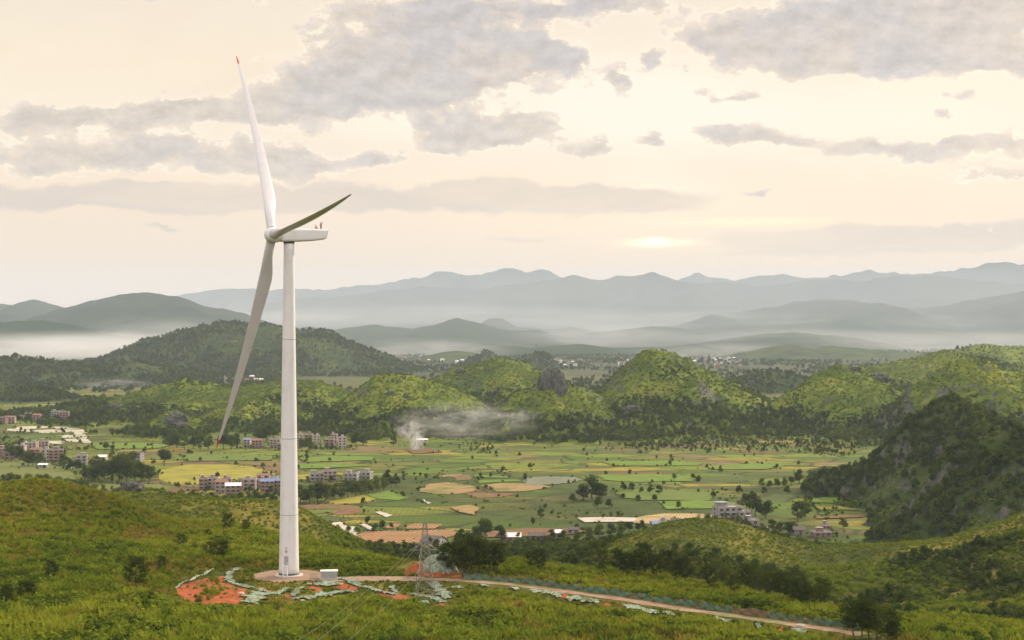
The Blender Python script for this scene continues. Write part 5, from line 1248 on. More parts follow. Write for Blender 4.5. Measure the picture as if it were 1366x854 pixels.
    segs = [('net_panel', 612, 968, M_NET[3]), ('net_panel', 1018, 1136, M_NET[3]), ('bare_panel', 968, 1018, paint('brown_cloth', (.16, .11, .06), .9, dirt=.4))]
    for nm, a, b, mm in segs:
        k = int((b-a)/2.2); vs = []; fs = []
        for i in range(k+1):
            px = a+(b-a)*i/k; x, y = road_at(px); hgt = 1.22+.20*math.sin(px*.21)+.15*math.sin(px*.063+1)
            for j in range(5):
                f = j/4; bul = .30*math.sin(px*.9+j)*.5+.28*math.sin(math.pi*f)*math.sin(px*.37); vs.append((x+bul*.3, y+bul-.1+.35*f, 60.05+hgt*f))
        for i in range(k):
            for j in range(4): fs.append((i*5+j, (i+1)*5+j, (i+1)*5+j+1, i*5+j+1))
        o = mesh_obj(nm, vs, fs, mm, root, True)
        if nm == 'bare_panel': o['label'] = 'brown weathered section of the fence'
    for px in range(612, 1137, 14):
        x, y = road_at(px); pm = MB(); pm.tube([(x, y+.42, 59.6), (x, y+.42, 61.4)], .05, 5); pm.build('post', M_STEEL, root)
works()

# ---- metal cabinet beside the turbine, its little fence, tarp block, stones
def cabinet():
    x, y, z = P(439, 775, 355); z = 60.1
    root = empty('transformer_cabinet', (x, y, z), R(6), 'pale grey metal transformer cabinet with a white lid beside the turbine pad', 'cabinet')
    m1 = paint('cabinet_grey', (.36, .40, .36), .5, dirt=.35); m2 = paint('cabinet_lid', (.74, .74, .72), .45, dirt=.2)
    MB().box((0, 0, .12), (4.0, 2.1, .24)).build('plinth', MATS['concrete'], root)
    b = MB().box((0, 0, 1.05), (3.8, 1.9, 1.62)).build('body', m1, root)
    for i in range(4):
        d = MB().box((-1.42+.95*i, -.96, 1.05), (.86, .05, 1.45)).build('door', m1, root); MB().box((-1.42+.95*i+.3, -1.0, 1.05), (.05, .05, .25)).build('handle', M_DKGREY, d)
        lv = MB()
        for k in range(5): lv.box((-1.42+.95*i-.05, -.995, .75+.14*k), (.5, .03, .05))
        lv.build('louvre', M_GREY, d)
    r = MB().box((0, 0, 1.96), (4.15, 2.25, .14)); r.box((0, 0, 2.07), (3.6, 1.7, .10)); r.build('roof', m2, root)
cabinet()
def small_fence():
    x, y = P(419, 774, 354)[0], 354.0
    root = empty('site_fence', (x, y, 60.05), 0, 'short green fence panel left of the metal cabinet', 'fence'); mg = paint('fence_green', (.03, .16, .08), .6)
    for i in range(6): MB().tube([(-.85+.34*i, .1*i, 0), (-.85+.34*i, .1*i, 1.5+.1*(i % 2))], .035, 5).build('post', mg, root)
    for zz in (.3, 1.3): MB().tube([(-.9, 0, zz), (.9, .5, zz)], .03, 5).build('rail', mg, root)
small_fence()
def tarp_block():
    x, y, z = hit(562, 808); root = empty('covered_stack', (x, y, z), R(4), 'low stack of blocks under a green tarpaulin in front of the pylon', 'stack')
    MB().box((0, 0, .4), (2.9, 1.5, .9)).build('blocks', paint('brick_blocks', (.30, .22, .17), .9), root)
    X, Y = np.meshgrid(np.linspace(-1.75, 1.75, 22), np.linspace(-1.0, 1.0, 12)); r_ = np.maximum(np.abs(X)/1.62, np.abs(Y)/.92)
    Z = .98+.08*fbm(X, Y, .6, 3, 5)-.45*sstep(r_, .86, 1.05)+.10*(1-r_)
    mesh_obj('tarpaulin', np.stack([X, Y, Z], -1).reshape(-1, 3), grid_faces(*X.shape), M_NET[0], root, True)
tarp_block()
def rock(name, loc, sc, seed, label, m, n=3, rz=0.0, cat='rock', group=None):
    bm = bmesh.new(); bmesh.ops.create_icosphere(bm, subdivisions=n, radius=1.0)
    V_ = np.array([v.co[:] for v in bm.verts]); q = 1+.55*fbm(V_[:, 0]*1.3+seed, V_[:, 1]*1.3+V_[:, 2]*1.7, 1.0, 4, seed)+.25*np.round(fbm(V_[:, 0]+V_[:, 2], V_[:, 1]-V_[:, 2]*.7+seed, .6, 2, seed+5)*4)/4
    for v, k in zip(bm.verts, q): v.co = Vector((v.co.x*sc[0]*k, v.co.y*sc[1]*k, v.co.z*sc[2]*k))
    me = bpy.data.meshes.new(name); bm.to_mesh(me); bm.free(); me.materials.append(m); o = bpy.data.objects.new(name, me); COL.objects.link(o); o.location = loc; o.rotation_euler = (0, 0, rz)
    return tag(o, label, cat, group)
M_ROCK = mat('karst_rock', lambda n, o: pbsdf(n, n.ramp(n.noise(n.v('MULTIPLY', pos(n), (1, 1, .45)), .35, 6., .7), [(.3, (.045, .048, .040)), (.55, (.11, .112, .095)), (.75, (.23, .23, .20))]), .95, bump=n.noise(pos(n), .5, 6., .7), bs=1., bd=1.5))
def rocks():
    for px, py, d, sc, lb in [
        (737, 522, 1672, (13, 10, 20), 'steep dark rock crag on top of the low hill left of the tallest one'), (729, 530, 1668, (9, 8, 15), 'left buttress of the dark rock crag'), (746, 532, 1664, (9, 8, 17), 'pale right face of the dark rock crag'),
        (1176, 514, 1780, (9, 7, 7), 'grey rock knob on the shoulder of the right hand hill'), (1166, 505, 1785, (6, 5, 4), 'smaller grey rock left of the knob on the shoulder'), (1140, 503, 1780, (8, 5, 4), 'flat grey rock near the top of the rocky shouldered hill'),
        (172, 668, 598, (4.5, 3, 3.0), 'dark jagged rock between the left dome and the shrubby hillock'), (181, 672, 594, (3.5, 3, 2.6), 'second dark rock lower on the shrubby hillock'),
        (234, 560, 1640, (11, 8, 9), 'grey broken rocks on the knoll left of the blade tip'), (243, 568, 1630, (7, 6, 7), 'lower grey rock on the knoll left of the blade tip'), (155, 556, 1900, (10, 7, 6), 'pale rock band on the long rugged range'),
        (521, 522, 1690, (5, 4, 3.5), 'pale rock left of the top of the rounded hill'), (541, 518, 1690, (3, 3, 3.5), 'narrow pale rock right of the top of the rounded hill'), (1254, 556, 1000, (3.0, 3, 3.6), 'bare rock near the top of the dark wooded hill'),
        (843, 528, 1650, (11, 8, 7), 'dark rock face on the left slope of the tallest hill'), (615, 492, 2180, (8, 6, 5), 'dark rock at the left end of the broad middle hill'), (1333, 553, 1480, (14, 9, 8), 'dark cliff band below the notched hill at the right')]:
        x, _, z = P(px, py, d); zz = float(all_h(np.array([x]), np.array([float(d)]))[0])
        rock('rock_outcrop', (x, d, zz+sc[2]*.10), sc, int(px), lb, M_ROCK, 4, cat='rock')
    for px, py, s_, lb in [(322, 793, .45, 'whitish stone on the red soil slope'), (413, 781, .4, 'pale stone beside the cabinet nets'), (403, 803, .35, 'pale stone below the long net sheet'), (430, 803, .4, 'pale stone at the lower end of the long net'), (600, 768, .4, 'stone at the road bend'), (1068, 836, .5, 'reddish boulder beside the lower road')]:
        x, y, z = hit(px, py); rock('stone', (x, y, z+.15), (s_*1.6, s_, s_*.8), int(px), lb, paint('pale_stone', (.55, .50, .42), .9), 2, cat='stone')
rocks()

# ---- lattice pylon and its cables
def pylon():
    x, y, z = hit(567, 803); z0 = z; Hh = EYE-(697-HZ)/FOC*y-z0
    root = empty('lattice_pylon', (x, y, z0), R(14), 'grey steel lattice pylon standing on netted red soil right of the turbine', 'pylon')
    def w(f): return 1.75*(1-f)**1.05+.34 if f < .62 else .34+1.75*.38**1.05*(1-(f-.62)/.38)*.9
    zs = [0, .10, .20, .30, .40, .50, .58, .66, .74, .82, .90, 1.0]; t_ = .036
    for i, (sx, sy) in enumerate(((-1, -1), (1, -1), (1, 1), (-1, 1))):
        MB().tube([(sx*w(f), sy*w(f), Hh*f-(.3 if f == 0 else 0)) for f in zs], .062, 4).build('leg', M_STEEL, root)
    b = MB(); cs = [(-1, -1), (1, -1), (1, 1), (-1, 1)]
    for f0, f1 in zip(zs[:-1], zs[1:]):
        for k in range(4):
            a, c = cs[k], cs[(k+1) % 4]; w0, w1 = w(f0), w(f1)
            b.tube([(a[0]*w0, a[1]*w0, Hh*f0), (c[0]*w1, c[1]*w1, Hh*f1)], t_, 4); b.tube([(c[0]*w0, c[1]*w0, Hh*f0), (a[0]*w1, a[1]*w1, Hh*f1)], t_, 4)
            b.tube([(a[0]*w1, a[1]*w1, Hh*f1), (c[0]*w1, c[1]*w1, Hh*f1)], t_*.8, 4)
    b.build('bracing', M_STEEL, root)
    tips = []
    za = Hh*.655
    for s_ in (-1, 1):
        a = MB(); wa = w(.62); tip = (s_*(3.3 if s_ < 0 else 2.5), 0, za)
        for q in (-1, 1):
            a.tube([(s_*wa, q*wa, za), tip], t_*1.2, 4); a.tube([(s_*wa*.8, q*wa*.8, za+1.3), tip], t_, 4); a.tube([(s_*wa, q*wa, za), (s_*wa*1.9, q*wa*.3, za+.75)], t_*.7, 4)
        a.build('cross_arm', M_STEEL, root); tips.append(tip)
        ins = MB(); ins.lathe([(.04, 0), (.13, -.1), (.05, -.15), (.13, -.25), (.05, -.3), (.13, -.4), (.04, -.5)], 8, tip); ins.build('insulator', M_DKGREY, root)
    tips.append((-.6, 0, za+2.0))
    MT = Matrix.Translation((x, y, z0))@Matrix.Rotation(R(14), 4, 'Z')
    ends = [(366, 872, 250), (388, 880, 250), (425, 885, 250)]
    lab = ['left power cable running from the pylon to the lower left', 'middle power cable running from the pylon to the lower left', 'right power cable running from the pylon to the lower left']
    for i, (tp, e) in enumerate(zip((tips[0], tips[2], tips[1]), ends)):
        a = MT@Vector(tp); c = Vector(P(*e)); pts = [a.lerp(c, t/24)-Vector((0, 0, 3.2*4*(t/24)*(1-t/24)*.5)) for t in range(25)]
        tag(MB().tube(pts, .018, 5).build('power_cable', paint('cable', (.28, .26, .20), .7), None), lab[i], 'cable')
pylon()
def distant_masts():
    def mast(px, pt, d, label, r_=1.2, name='distant_pylon'):
        x = (px-PX0)/FOC*d; zt_ = EYE-(pt-HZ)/FOC*d; z0 = float(all_h(np.array([x]), np.array([float(d)]))[0]); h = zt_-z0
        root = empty(name, (x, d, z0-1), 0, label, 'chimney' if name == 'chimney' else 'pylon')
        if name == 'chimney':
            MB().lathe([(r_*1.5, 0), (r_, h), (r_*.8, h)], 12).build('stack', paint('brick_stack', (.30, .22, .18), .9), root); MB().lathe([(r_*1.15, h-3), (r_*1.15, h-1)], 12).build('rim', M_DKGREY, root)
        else:
            m = MB()
            for sx, sy in ((-1, -1), (1, -1), (1, 1), (-1, 1)): m.tube([(sx*3, sy*3, 0), (sx*.6, sy*.6, h)], .35, 4)
            for i in range(8):
                a, b = 3-2.4*i/8, 3-2.4*(i+1)/8
                m.tube([(-a, -a, h*i/8), (b, -b, h*(i+1)/8)], .25, 4); m.tube([(a, -a, h*i/8), (-b, -b, h*(i+1)/8)], .25, 4)
            m.build('lattice', M_STEEL, root)
            c = MB()
            for f in (.72, .84, .95): c.tube([(-5, 0, h*f), (5, 0, h*f)], .3, 4)
            c.build('cross_arm', M_STEEL, root)
    mast(716, 458, 4180, 'tiny lattice pylon on the small dark karst hill')
    mast(1112, 438, 9800, 'thin chimney rising from the fog right of centre', 5, 'chimney')
    mast(1326, 437, 9800, 'thin chimney in the fog near the right edge', 6, 'chimney')
    mast(1057, 437, 10200, 'smallest smoking chimney on the hazy low range', 5, 'chimney')
distant_masts()
# ------------------------------------------------------------------ houses of the villages
M_BRICK = mat('brick_wall', lambda n, o: pbsdf(n, n.mix(n.m('MULTIPLY', n.noise(objc(n), .6, 5., .6), .6), (.27, .165, .13), (.22, .18, .155)), .9, spec=.1))
M_CONC = paint('grey_render', (.30, .30, .29), .9, dirt=.6, sc=.5); M_CREAM = paint('cream_render', (.46, .42, .36), .9, dirt=.5, sc=.5); M_PINK = paint('pinkish_render', (.36, .28, .245), .9, dirt=.5, sc=.5)
M_SLAB = paint('floor_slabs', (.40, .36, .33), .9, dirt=.5, sc=.5); M_GLASS = paint('window_glass', (.035, .04, .045), .2, dirt=0, spec=.5); M_BLUE = paint('blue_sheet', (.17, .23, .36), .5, dirt=.2); M_WSHEET = paint('white_sheet', (.80, .80, .78), .5, dirt=.12)
M_TILE = paint('dark_tiles', (.12, .10, .095), .9, dirt=.4); M_ROOFT = paint('red_tiles', (.26, .14, .10), .9, dirt=.4); M_CLAD = [M_BRICK, M_CONC, M_CREAM, M_PINK]
def house(x, y, w, dp, st, style, roof, label, rz=0.0, z=0.0, group=None, seed=0):
    rnd = random.Random(seed+int(x*7)); fh = 2.6; H = fh*st; wm = M_CLAD[style]
    HOUSES.append((x, y, w))
    root = empty('village_house' if roof != 'shed' else 'shed', (x, y, z), rz, label, 'house' if roof != 'shed' else 'shed', group)
    # walls with real window openings on the camera side: piers and bands round dark recesses
    m = MB(); nb = max(2, int(w/3.2)); bw = w/nb; ww = bw*.46; wh = 1.45
    m.box((0, .2, H/2), (w-.05, dp-.4, H-.02))                                    # core, set back behind the front skin
    for i in range(nb+1):
        xx = -w/2+bw*i; pw = bw-ww; a, b = max(-w/2, xx-pw/2), min(w/2, xx+pw/2); m.box(((a+b)/2, -dp/2+.19, H/2), (b-a, .42, H))
    for s_ in range(st+1):
        z0 = 0 if s_ == 0 else fh*(s_-1)+1.0+wh; z1 = H if s_ == st else fh*s_+1.0
        if z1 > z0: 
            for i in range(nb): m.box((-w/2+bw*(i+.5), -dp/2+.20, (z0+z1)/2), (ww+.01, .38, z1-z0-.01))
    wall = m.build('wall', wm, root)
    for s_ in range(st):
        for i in range(nb):
            if s_ == 0 and i == nb//2:
                d = MB().box((-w/2+bw*(i+.5), -dp/2-.03, 1.05), (1.1, .06, 2.1)).build('door', M_DKGREY, root); continue
            g = MB().box((-w/2+bw*(i+.5), -dp/2+.34, fh*s_+1.0+wh/2), (ww, .03, wh)).build('window', M_GLASS, root)
            if y < 1300: 
                f = MB(); f.box((-w/2+bw*(i+.5), -dp/2+.28, fh*s_+1.0+wh/2), (.07, .06, wh)); f.build('frame', M_SLAB, g); MB().box((-w/2+bw*(i+.5), -dp/2-.06, fh*s_+.95), (ww+.3, .16, .10)).build('sill', M_SLAB, g)
    for sx in (-1, 1):
        for s_ in range(st): MB().box((sx*(w/2+.005), .1*dp, fh*s_+1.7), (.06, 1.3, 1.3)).build('window', M_GLASS, root)
    if st > 1 and roof != 'shed':
        for s_ in range(1, st):
            MB().box((rnd.choice((0, 0, .15))*w, -dp/2-.35, fh*s_), (w*rnd.choice((1.02, .7)), .9, .18)).build('balcony', M_SLAB, root)
    if roof == 'flat':
        r = MB(); r.box((0, 0, H+.09), (w+.5, dp+.5, .18)); 
        for a, b, c, d in ((0, -dp/2, w, .15), (0, dp/2, w, .15)): r.box((a, b, H+.55), (c, d, .75))
        for s_ in (-1, 1): r.box((s_*w/2, 0, H+.55), (.15, dp-.16, .75))
        rf = r.build('roof', M_SLAB, root); hx = rnd.uniform(-.25, .25)*w
        MB().box((hx, .1*dp, H+1.38), (w*.32, dp*.35, 2.4)).build('stair_hut', wm, rf); MB().box((hx, .1*dp, H+2.65), (w*.40, dp*.45, .14)).build('hut_slab', M_SLAB, rf)
        if rnd.random() < .5: MB().lathe([(.6, 0), (.6, 1.2), (.15, 1.5)], 12, (-hx*1.3, -.2*dp, H+.2)).build('water_tank', M_STEEL, rf)
    else:
        mm = {'blue': M_BLUE, 'white': M_WSHEET, 'tile': M_TILE, 'red': M_ROOFT, 'shed': M_WSHEET}[roof]; rh = .16*dp+.4; r = MB(); o_ = .45
        t = .12; a = w/2+o_; b = dp/2+o_
        r.add([(-a, -b, H+.05), (a, -b, H+.05), (a, 0, H+rh), (-a, 0, H+rh), (-a, b, H+.05), (a, b, H+.05), (-a, -b, H+.05-t), (a, -b, H+.05-t), (a, 0, H+rh-t), (-a, 0, H+rh-t), (-a, b, H+.05-t), (a, b, H+.05-t)],
              [(0, 1, 2, 3), (3, 2, 5, 4), (6, 9, 8, 7), (9, 10, 11, 8), (0, 6, 7, 1), (4, 5, 11, 10), (0, 3, 9, 6), (3, 4, 10, 9), (1, 7, 8, 2), (2, 8, 11, 5)])
        r.build('roof', mm, root)
        g = MB()
        for s_ in (-1, 1): g.add([(s_*w/2*.985, -dp/2, H-.02), (s_*w/2*.985, dp/2, H-.02), (s_*w/2*.985, 0, H+rh-.2)], [(0, 1, 2)])
        g.build('gable', wm, root)
    return root
def houses():
    def hp(px, py, wpx, dp, st, style, roof, label, rz=0, group=None):
        x, y = V0(px, py); return house(x, y, max(3.5, wpx/FOC*y), dp, st, style, roof, label, R(rz), 0, group)
    B, C, K, N_ = 0, 1, 2, 3
    # middle village beside the tower
    hp(272, 653, 12, 8, 3, B, 'flat', 'brick house at the left end of the middle village', 8); hp(284, 652, 14, 8, 3, N_, 'flat', 'pinkish flat roofed house second from the left of the middle village', 6)
    hp(296, 657, 15, 9, 3, N_, 'red', 'red roofed house in the middle village', -5); hp(303, 648, 12, 8, 2, B, 'flat', 'small brick house behind the red roofed one', 0)
    hp(311, 662, 20, 9, 3, B, 'white', 'brick house with a white sheet roof in the middle village', 10); hp(333, 654, 17, 9, 3, N_, 'flat', 'square pinkish block left of the gap in the middle village', 4)
    hp(347, 650, 10, 7, 2, B, 'flat', 'low brick annex in the middle of the middle village', -6); hp(357, 656, 18, 9, 3, B, 'blue', 'brick house with a blue sheet roof left of the tower', 6); hp(352, 643, 16, 8, 2, N_, 'red', 'house with a pitched red roof at the back of the middle village', 0)
    hp(372, 655, 16, 9, 3, B, 'blue', 'blue roofed house half hidden by the turbine tower', -4); hp(323, 650, 9, 7, 2, K, 'tile', 'small cream house with dark tiles in the middle village', 0); hp(366, 646, 9, 7, 2, N_, 'flat', 'rear pinkish house left of the tower', 0)
    # right of the tower
    hp(423, 641, 19, 9, 2, C, 'flat', 'grey concrete framed house right of the tower', 10); hp(440, 642, 18, 9, 3, N_, 'flat', 'tall pink house with balconies right of the tower', 10)
    hp(469, 641, 18, 9, 2, C, 'flat', 'unfinished grey house with open windows right of the pink house', -8); hp(487, 639, 18, 8, 2, C, 'flat', 'rightmost grey house beside the tree belt', -12)
    # hill foot row
    hp(330, 597, 9, 8, 3, K, 'blue', 'cream house with a blue roof at the hill foot', 0); hp(343, 598, 14, 8, 3, B, 'red', 'red brick house at the hill foot', 4); hp(368, 597, 14, 8, 3, N_, 'flat', 'pinkish house close left of the tower at the hill foot', -5)
    hp(400, 590, 8, 7, 3, K, 'flat', 'cream house peeping right of the tower', 0); hp(412, 590, 10, 8, 3, B, 'flat', 'brick house behind the round tree right of the tower', 0); hp(422, 592, 9, 8, 3, K, 'flat', 'cream fronted house behind the round tree right of the tower', 15)
    hp(440, 597, 12, 8, 3, B, 'flat', 'dark brick house left of the tall cream house', 0); hp(456, 598, 11, 8, 4, K, 'flat', 'tall cream house at the right end of the hill foot row', 12); hp(376, 600, 12, 7, 2, B, 'tile', 'low tiled house in front of the hill foot row', 0); hp(446, 590, 8, 7, 3, N_, 'flat', 'rear pinkish house left of the tall cream house', 0)
    # left village
    hp(28, 606, 12, 9, 3, K, 'flat', 'cream house at the left of the left village', 5); hp(42, 602, 16, 9, 3, N_, 'flat', 'pinkish terrace of the left village', 0); hp(58, 600, 14, 9, 3, N_, 'flat', 'pinkish flat roofed house at the back of the left village', 10)
    hp(49, 611, 14, 9, 3, B, 'red', 'brick house with red tiles in the left village', -6); hp(62, 616, 12, 9, 4, K, 'flat', 'cream gabled front of the left village', 8); hp(75, 616, 19, 10, 4, B, 'flat', 'large plain brick house at the right of the left village', 14)
    hp(5, 610, 14, 9, 3, B, 'flat', 'brick house at the left edge of the photo', 0); hp(14, 613, 14, 8, 2, B, 'tile', 'low brick house near the left edge', 4); hp(30, 596, 10, 8, 2, K, 'tile', 'small house behind the cream one in the left village', 0)
    hp(109, 620, 14, 9, 3, C, 'flat', 'grey house between the left village and the big copse', 12); hp(92, 625, 6, 5, 1, C, 'blue', 'small turquoise roofed hut below the left village', 0); hp(182, 616, 17, 8, 3, C, 'tile', 'grey house rising behind the big copse', -10)
    hp(137, 613, 11, 8, 1, K, 'shed', 'white sheet roofed shed behind the big copse', 0); hp(131, 619, 6, 6, 1, B, 'red', 'tiny red roofed hut above the big copse', 0); hp(58, 624, 12, 5, 1, C, 'white', 'low white shed below the brick house', 0)
    # farther left village
    hp(3, 566, 12, 9, 3, B, 'tile', 'brick house at the edge of the farther left village', 0); hp(14, 565, 13, 9, 3, N_, 'red', 'red tiled house of the farther left village', 6); hp(40, 560, 12, 9, 3, N_, 'tile', 'dark roofed house of the farther left village', 0); hp(50, 562, 10, 9, 3, B, 'red', 'red roofed house in the middle of the farther left village', -5)
    hp(61, 561, 9, 8, 2, K, 'tile', 'low house beside the trees of the farther left village', 0); hp(74, 563, 11, 9, 5, C, 'flat', 'tall grey tower house of the farther left village', 10); hp(86, 564, 12, 9, 5, B, 'flat', 'tall red brick tower house of the farther left village', 8); hp(28, 561, 9, 8, 2, B, 'tile', 'small brick house of the farther left village', 0)
    # concrete house group
    x0, y0 = V0(970, 706)
    r = house(x0, y0, 15, 11, 5, C, 'flat', 'big unfinished grey concrete house with a round topped stair tower', R(14)); MB().lathe([(3.3, 0), (3.3, 2.6), (3.9, 2.7), (3.9, 3.1)], 20, (-4.0, 0, 13.2)).build('stair_tower', M_CONC, r)
    hp(990, 706, 17, 10, 4, C, 'flat', 'lower grey concrete wing right of the big concrete house', 10); hp(1001, 712, 19, 8, 3, C, 'flat', 'pale block with a slab roof in front of the concrete wing', 6); hp(1006, 716, 16, 7, 1, B, 'tile', 'low tiled store in front of the pale block', 0)
    hp(1023, 716, 12, 6, 1, C, 'flat', 'low grey annex right of the tiled store', 0); hp(1062, 712, 22, 8, 1, C, 'tile', 'low tiled shed half hidden by trees right of the concrete house', -8); hp(1095, 716, 23, 8, 1, B, 'flat', 'flat topped red brick hut at the right of the valley', 8); hp(1101, 713, 9, 6, 2, B, 'flat', 'brick upper room behind the red brick hut', 0)
    hp(887, 708, 14, 8, 2, C, 'flat', 'grey flat roofed house left behind the bright mound', 0); hp(874, 710, 10, 7, 2, C, 'blue', 'small blue roofed house left behind the bright mound', 10); hp(901, 706, 12, 7, 2, C, 'tile', 'dark roofed house behind the bright mound', -5); hp(966, 712, 12, 5, 1, K, 'white', 'narrow white roofed lean-to below the concrete house', 0)
    # sheds at the valley edge
    hp(681, 721, 27, 9, 1, B, 'shed', 'long low shed with a bright white roof', 0); hp(716, 720, 20, 7, 1, B, 'tile', 'dark brick shed right of the white roofed one', 4); hp(742, 716, 16, 7, 1, B, 'white', 'small pale roofed shed by the brown yard', 0); hp(764, 712, 14, 6, 1, N_, 'tile', 'low tiled shed at the end of the brown yard', 0)
    hp(578, 727, 24, 14, 1, C, 'tile', 'large dark tiled shed beside the furrowed terrace', -20); hp(640, 731, 12, 8, 2, N_, 'tile', 'house front showing between the valley trees', 0); hp(664, 592, 1, 1, 1, K, 'tile', 'x') if False else None
    x, y = V0(563, 594); house(x, y, 11, 6, 1, K, 'shed', 'white roofed hut in the smoke at the foot of the hill', 0, 3.0)
    x, _, z = P(561, 583, 1560)
    # far villages, each house a few pixels
    def far(px, py, wpx, st, rf, label, group, seed):
        x, y = V0(px, py); rnd = random.Random(seed); w = wpx/FOC*y; H = 3.3*st; m = MB(); m.box((0, 0, H/2), (w, 9, H)); wm = rnd.choice([M_CREAM, M_PINK, M_BRICK, M_CREAM, M_WSHEET])
        root = empty('distant_house', (x, y, 0), rnd.uniform(-.4, .4), label, 'house', group); m.build('wall', wm, root)
        q = MB()
        if rf == 0: q.box((0, 0, H+.2), (w+.8, 9.8, .4)); q.box((w*.15, 0, H+1.4), (w*.35, 4, 2.2))
        else: q.add([(-w/2-.5, -5.2, H), (w/2+.5, -5.2, H), (w/2+.5, 0, H+2.6), (-w/2-.5, 0, H+2.6), (-w/2-.5, 5.2, H), (w/2+.5, 5.2, H)], [(0, 1, 2, 3), (3, 2, 5, 4), (0, 3, 4), (1, 5, 2)])
        q.build('roof', [M_SLAB, M_ROOFT, M_WSHEET][rf], root)
        g = MB()
        for s_ in range(st):
            for i in range(3): g.box((-w/3+w/3*i, -4.52, 3.3*s_+1.8), (w*.14, .06, 1.4))
        g.build('windows', M_GLASS, root)
    rnd = random.Random(9); s = 0
    for (a, b, c, d, n, lb, gp) in [
        (822, 862, 480, 490, 18, 'pale house of the distant village left of the tallest hill', 'distant village left of the tallest hill'), (924, 990, 480, 492, 30, 'pale house of the distant town right of the tallest hill', 'distant town right of the tallest hill'),
        (735, 776, 484, 490, 14, 'tiny house of the distant village left of centre', 'distant village left of centre'), (505, 565, 478, 484, 20, 'hazy white house of the village under the low hills', 'hazy village under the low hills'), (570, 625, 479, 486, 14, 'hazy house in the mist left of the karst hills', 'misty village by the karst hills'),
        (282, 350, 507, 514, 16, 'house of the hamlet behind the rugged range', 'hamlet behind the rugged range'), (54, 90, 471, 477, 12, 'faint white house in the misty plain at the left', 'misty village at the left'), (1180, 1240, 486, 492, 8, 'tiny pale house beyond the right hand hills', 'houses beyond the right hand hills')]:
        for i in range(n):
            s += 1; far(rnd.uniform(a, b), rnd.uniform(c, d)+(0), rnd.uniform(2.6, 5.0), rnd.choice((2, 3, 3, 4)), rnd.choice((0, 0, 1, 2)), lb, gp, s)
houses()
plant_everything()
plant_trees()

# ------------------------------------------------------------------ mist and smoke
def vol_mat(name, dens, col=(.97, .97, .98), noise=None):
    m = bpy.data.materials.new(name); m.use_nodes = True; t = m.node_tree; t.nodes.clear(); n = NT(t)
    o = n.n('ShaderNodeOutputMaterial'); v = n.n('ShaderNodeVolumePrincipled'); v.inputs['Color'].default_value = col+(1,)
    if noise is None: v.inputs['Density'].default_value = dens
    else:
        p = n.n('ShaderNodeTexCoord').outputs['Object']; q = n.noise(p, noise[0], 4.0, .6, .6)
        r2 = n.v('LENGTH', p); fall = n.ss(r2, .35, 1.0, 1.0, 0.0)
        n.put(v.inputs['Density'], n.m('MULTIPLY', n.m('MULTIPLY', n.ss(q, noise[1], noise[2]), fall), dens))
    t.links.new(v.outputs[0], o.inputs['Volume']); return m
def puff_obj(name, label, cat, c, r, m, seed, rz=0.0, rough=.25):
    bm = bmesh.new(); bmesh.ops.create_icosphere(bm, subdivisions=4, radius=1.0)
    V_ = np.array([v.co[:] for v in bm.verts]); k = 1+rough*fbm(V_[:, 0]*1.5+seed, V_[:, 1]*1.5+V_[:, 2]*2, 1., 3, seed)
    for v, q in zip(bm.verts, k): v.co *= q
    me = bpy.data.meshes.new(name); bm.to_mesh(me); bm.free(); me.materials.append(m)
    o = bpy.data.objects.new(name, me); COL.objects.link(o); o.location = c; o.scale = r; o.rotation_euler = (0, 0, rz)
    return tag(o, label, cat, kind='stuff')
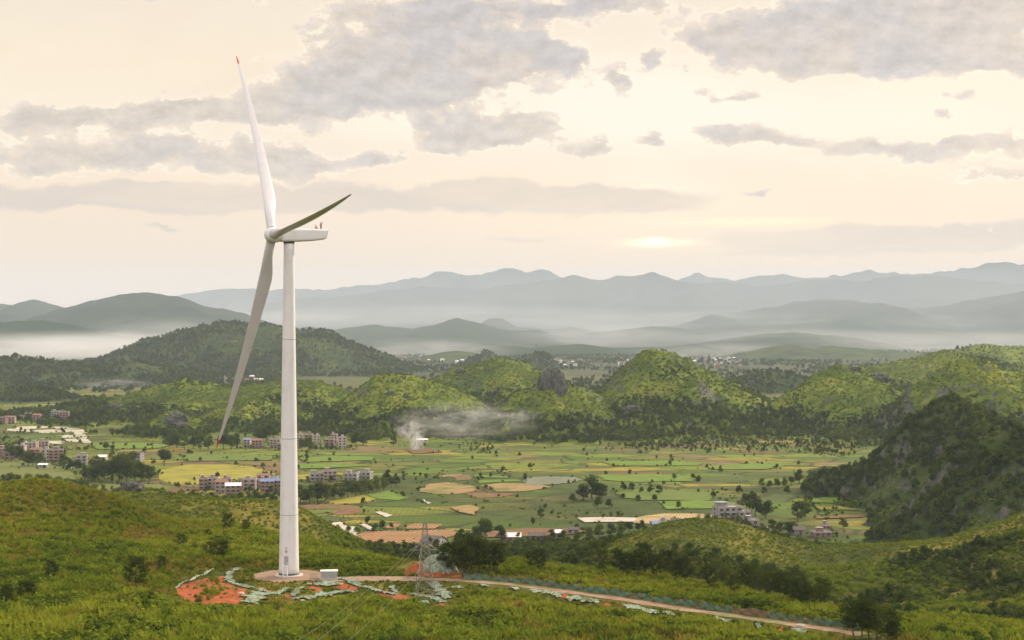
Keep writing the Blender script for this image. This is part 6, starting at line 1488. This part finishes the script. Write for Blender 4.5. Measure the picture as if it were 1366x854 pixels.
def mists():
    for i, (px, py, d, rx, ry, rz_, dens, lb) in enumerate([
        (50, 468, 5000, 800, 500, 75, 2.6e-3, 'bank of pale mist over the plain at the left edge'), (140, 462, 5400, 520, 450, 70, 1.8e-3, 'thin mist tongue reaching towards the dark green mountain'), (215, 450, 6000, 450, 400, 100, 1.0e-3, 'faint mist drifting up behind the dark green mountain'),
        (1180, 436, 9900, 2600, 900, 100, 4e-4, 'long fog bank along the foot of the mountains at the right'), (900, 428, 10600, 2200, 900, 100, 3.5e-4, 'fog bank along the mountain foot near the centre'), (560, 420, 10800, 2300, 900, 110, 3e-4, 'fog at the mountain foot right of the turbine'), (350, 428, 10600, 1200, 800, 100, 4e-4, 'fog behind the broad blue green mountain'),
        (1060, 450, 7600, 900, 500, 60, .8e-3, 'pale mist behind the long hazy hill'), (1290, 458, 7000, 1000, 600, 80, 9e-4, 'mist over the plain at the right edge'), (800, 450, 8000, 600, 500, 90, 9e-4, 'wisp of smoke mist beside the grey blue range'), (575, 468, 5900, 400, 350, 60, 1.4e-3, 'mist over the hazy village'),
        (960, 470, 5700, 450, 400, 50, 1.0e-3, 'mist above the distant town')]):
        x, y, z = P(px, py, d); puff_obj('mist_bank', lb, 'mist', (x, y, z), (rx, ry, rz_), vol_mat('mist_%d' % i, dens, noise=(1.8, .30, .62)), i+3, .0, .22)
    puff_obj('mist_bank', 'wide veil of far haze over the distant plain and mountain foot', 'mist', (1500, 10200, 120), (9500, 3600, 400), vol_mat('far_veil', .62e-4, (.84, .89, 1.0)), 77, 0, .1)
    x, y = V0(554, 601)
    puff_obj('smoke', 'white smoke column rising from the field fire', 'smoke', (x+1, y, 8), (9, 8, 17), vol_mat('smoke_a', .17, noise=(2.2, .38, .62)), 40)
    puff_obj('smoke', 'smoke wisp drifting left of the field fire', 'smoke', (x-5, y+2, 20), (19, 11, 14), vol_mat('smoke_b', .09, noise=(2.0, .45, .62)), 41)
    puff_obj('smoke', 'thin bluish smoke trailing right towards the crag hill', 'smoke', (x+50, y+28, 27), (88, 24, 24), vol_mat('smoke_c', .030, noise=(2.6, .44, .66)), 42, .2)
    x, _, z = P(150, 512, 2900); puff_obj('smoke', 'faint smoke over the dull wooded plateau', 'smoke', (x, 2900, z), (90, 40, 14), vol_mat('smoke_d', .010, noise=(2.0, .42, .62)), 43, .1)
mists()
for _n in (lambda: None,): pass
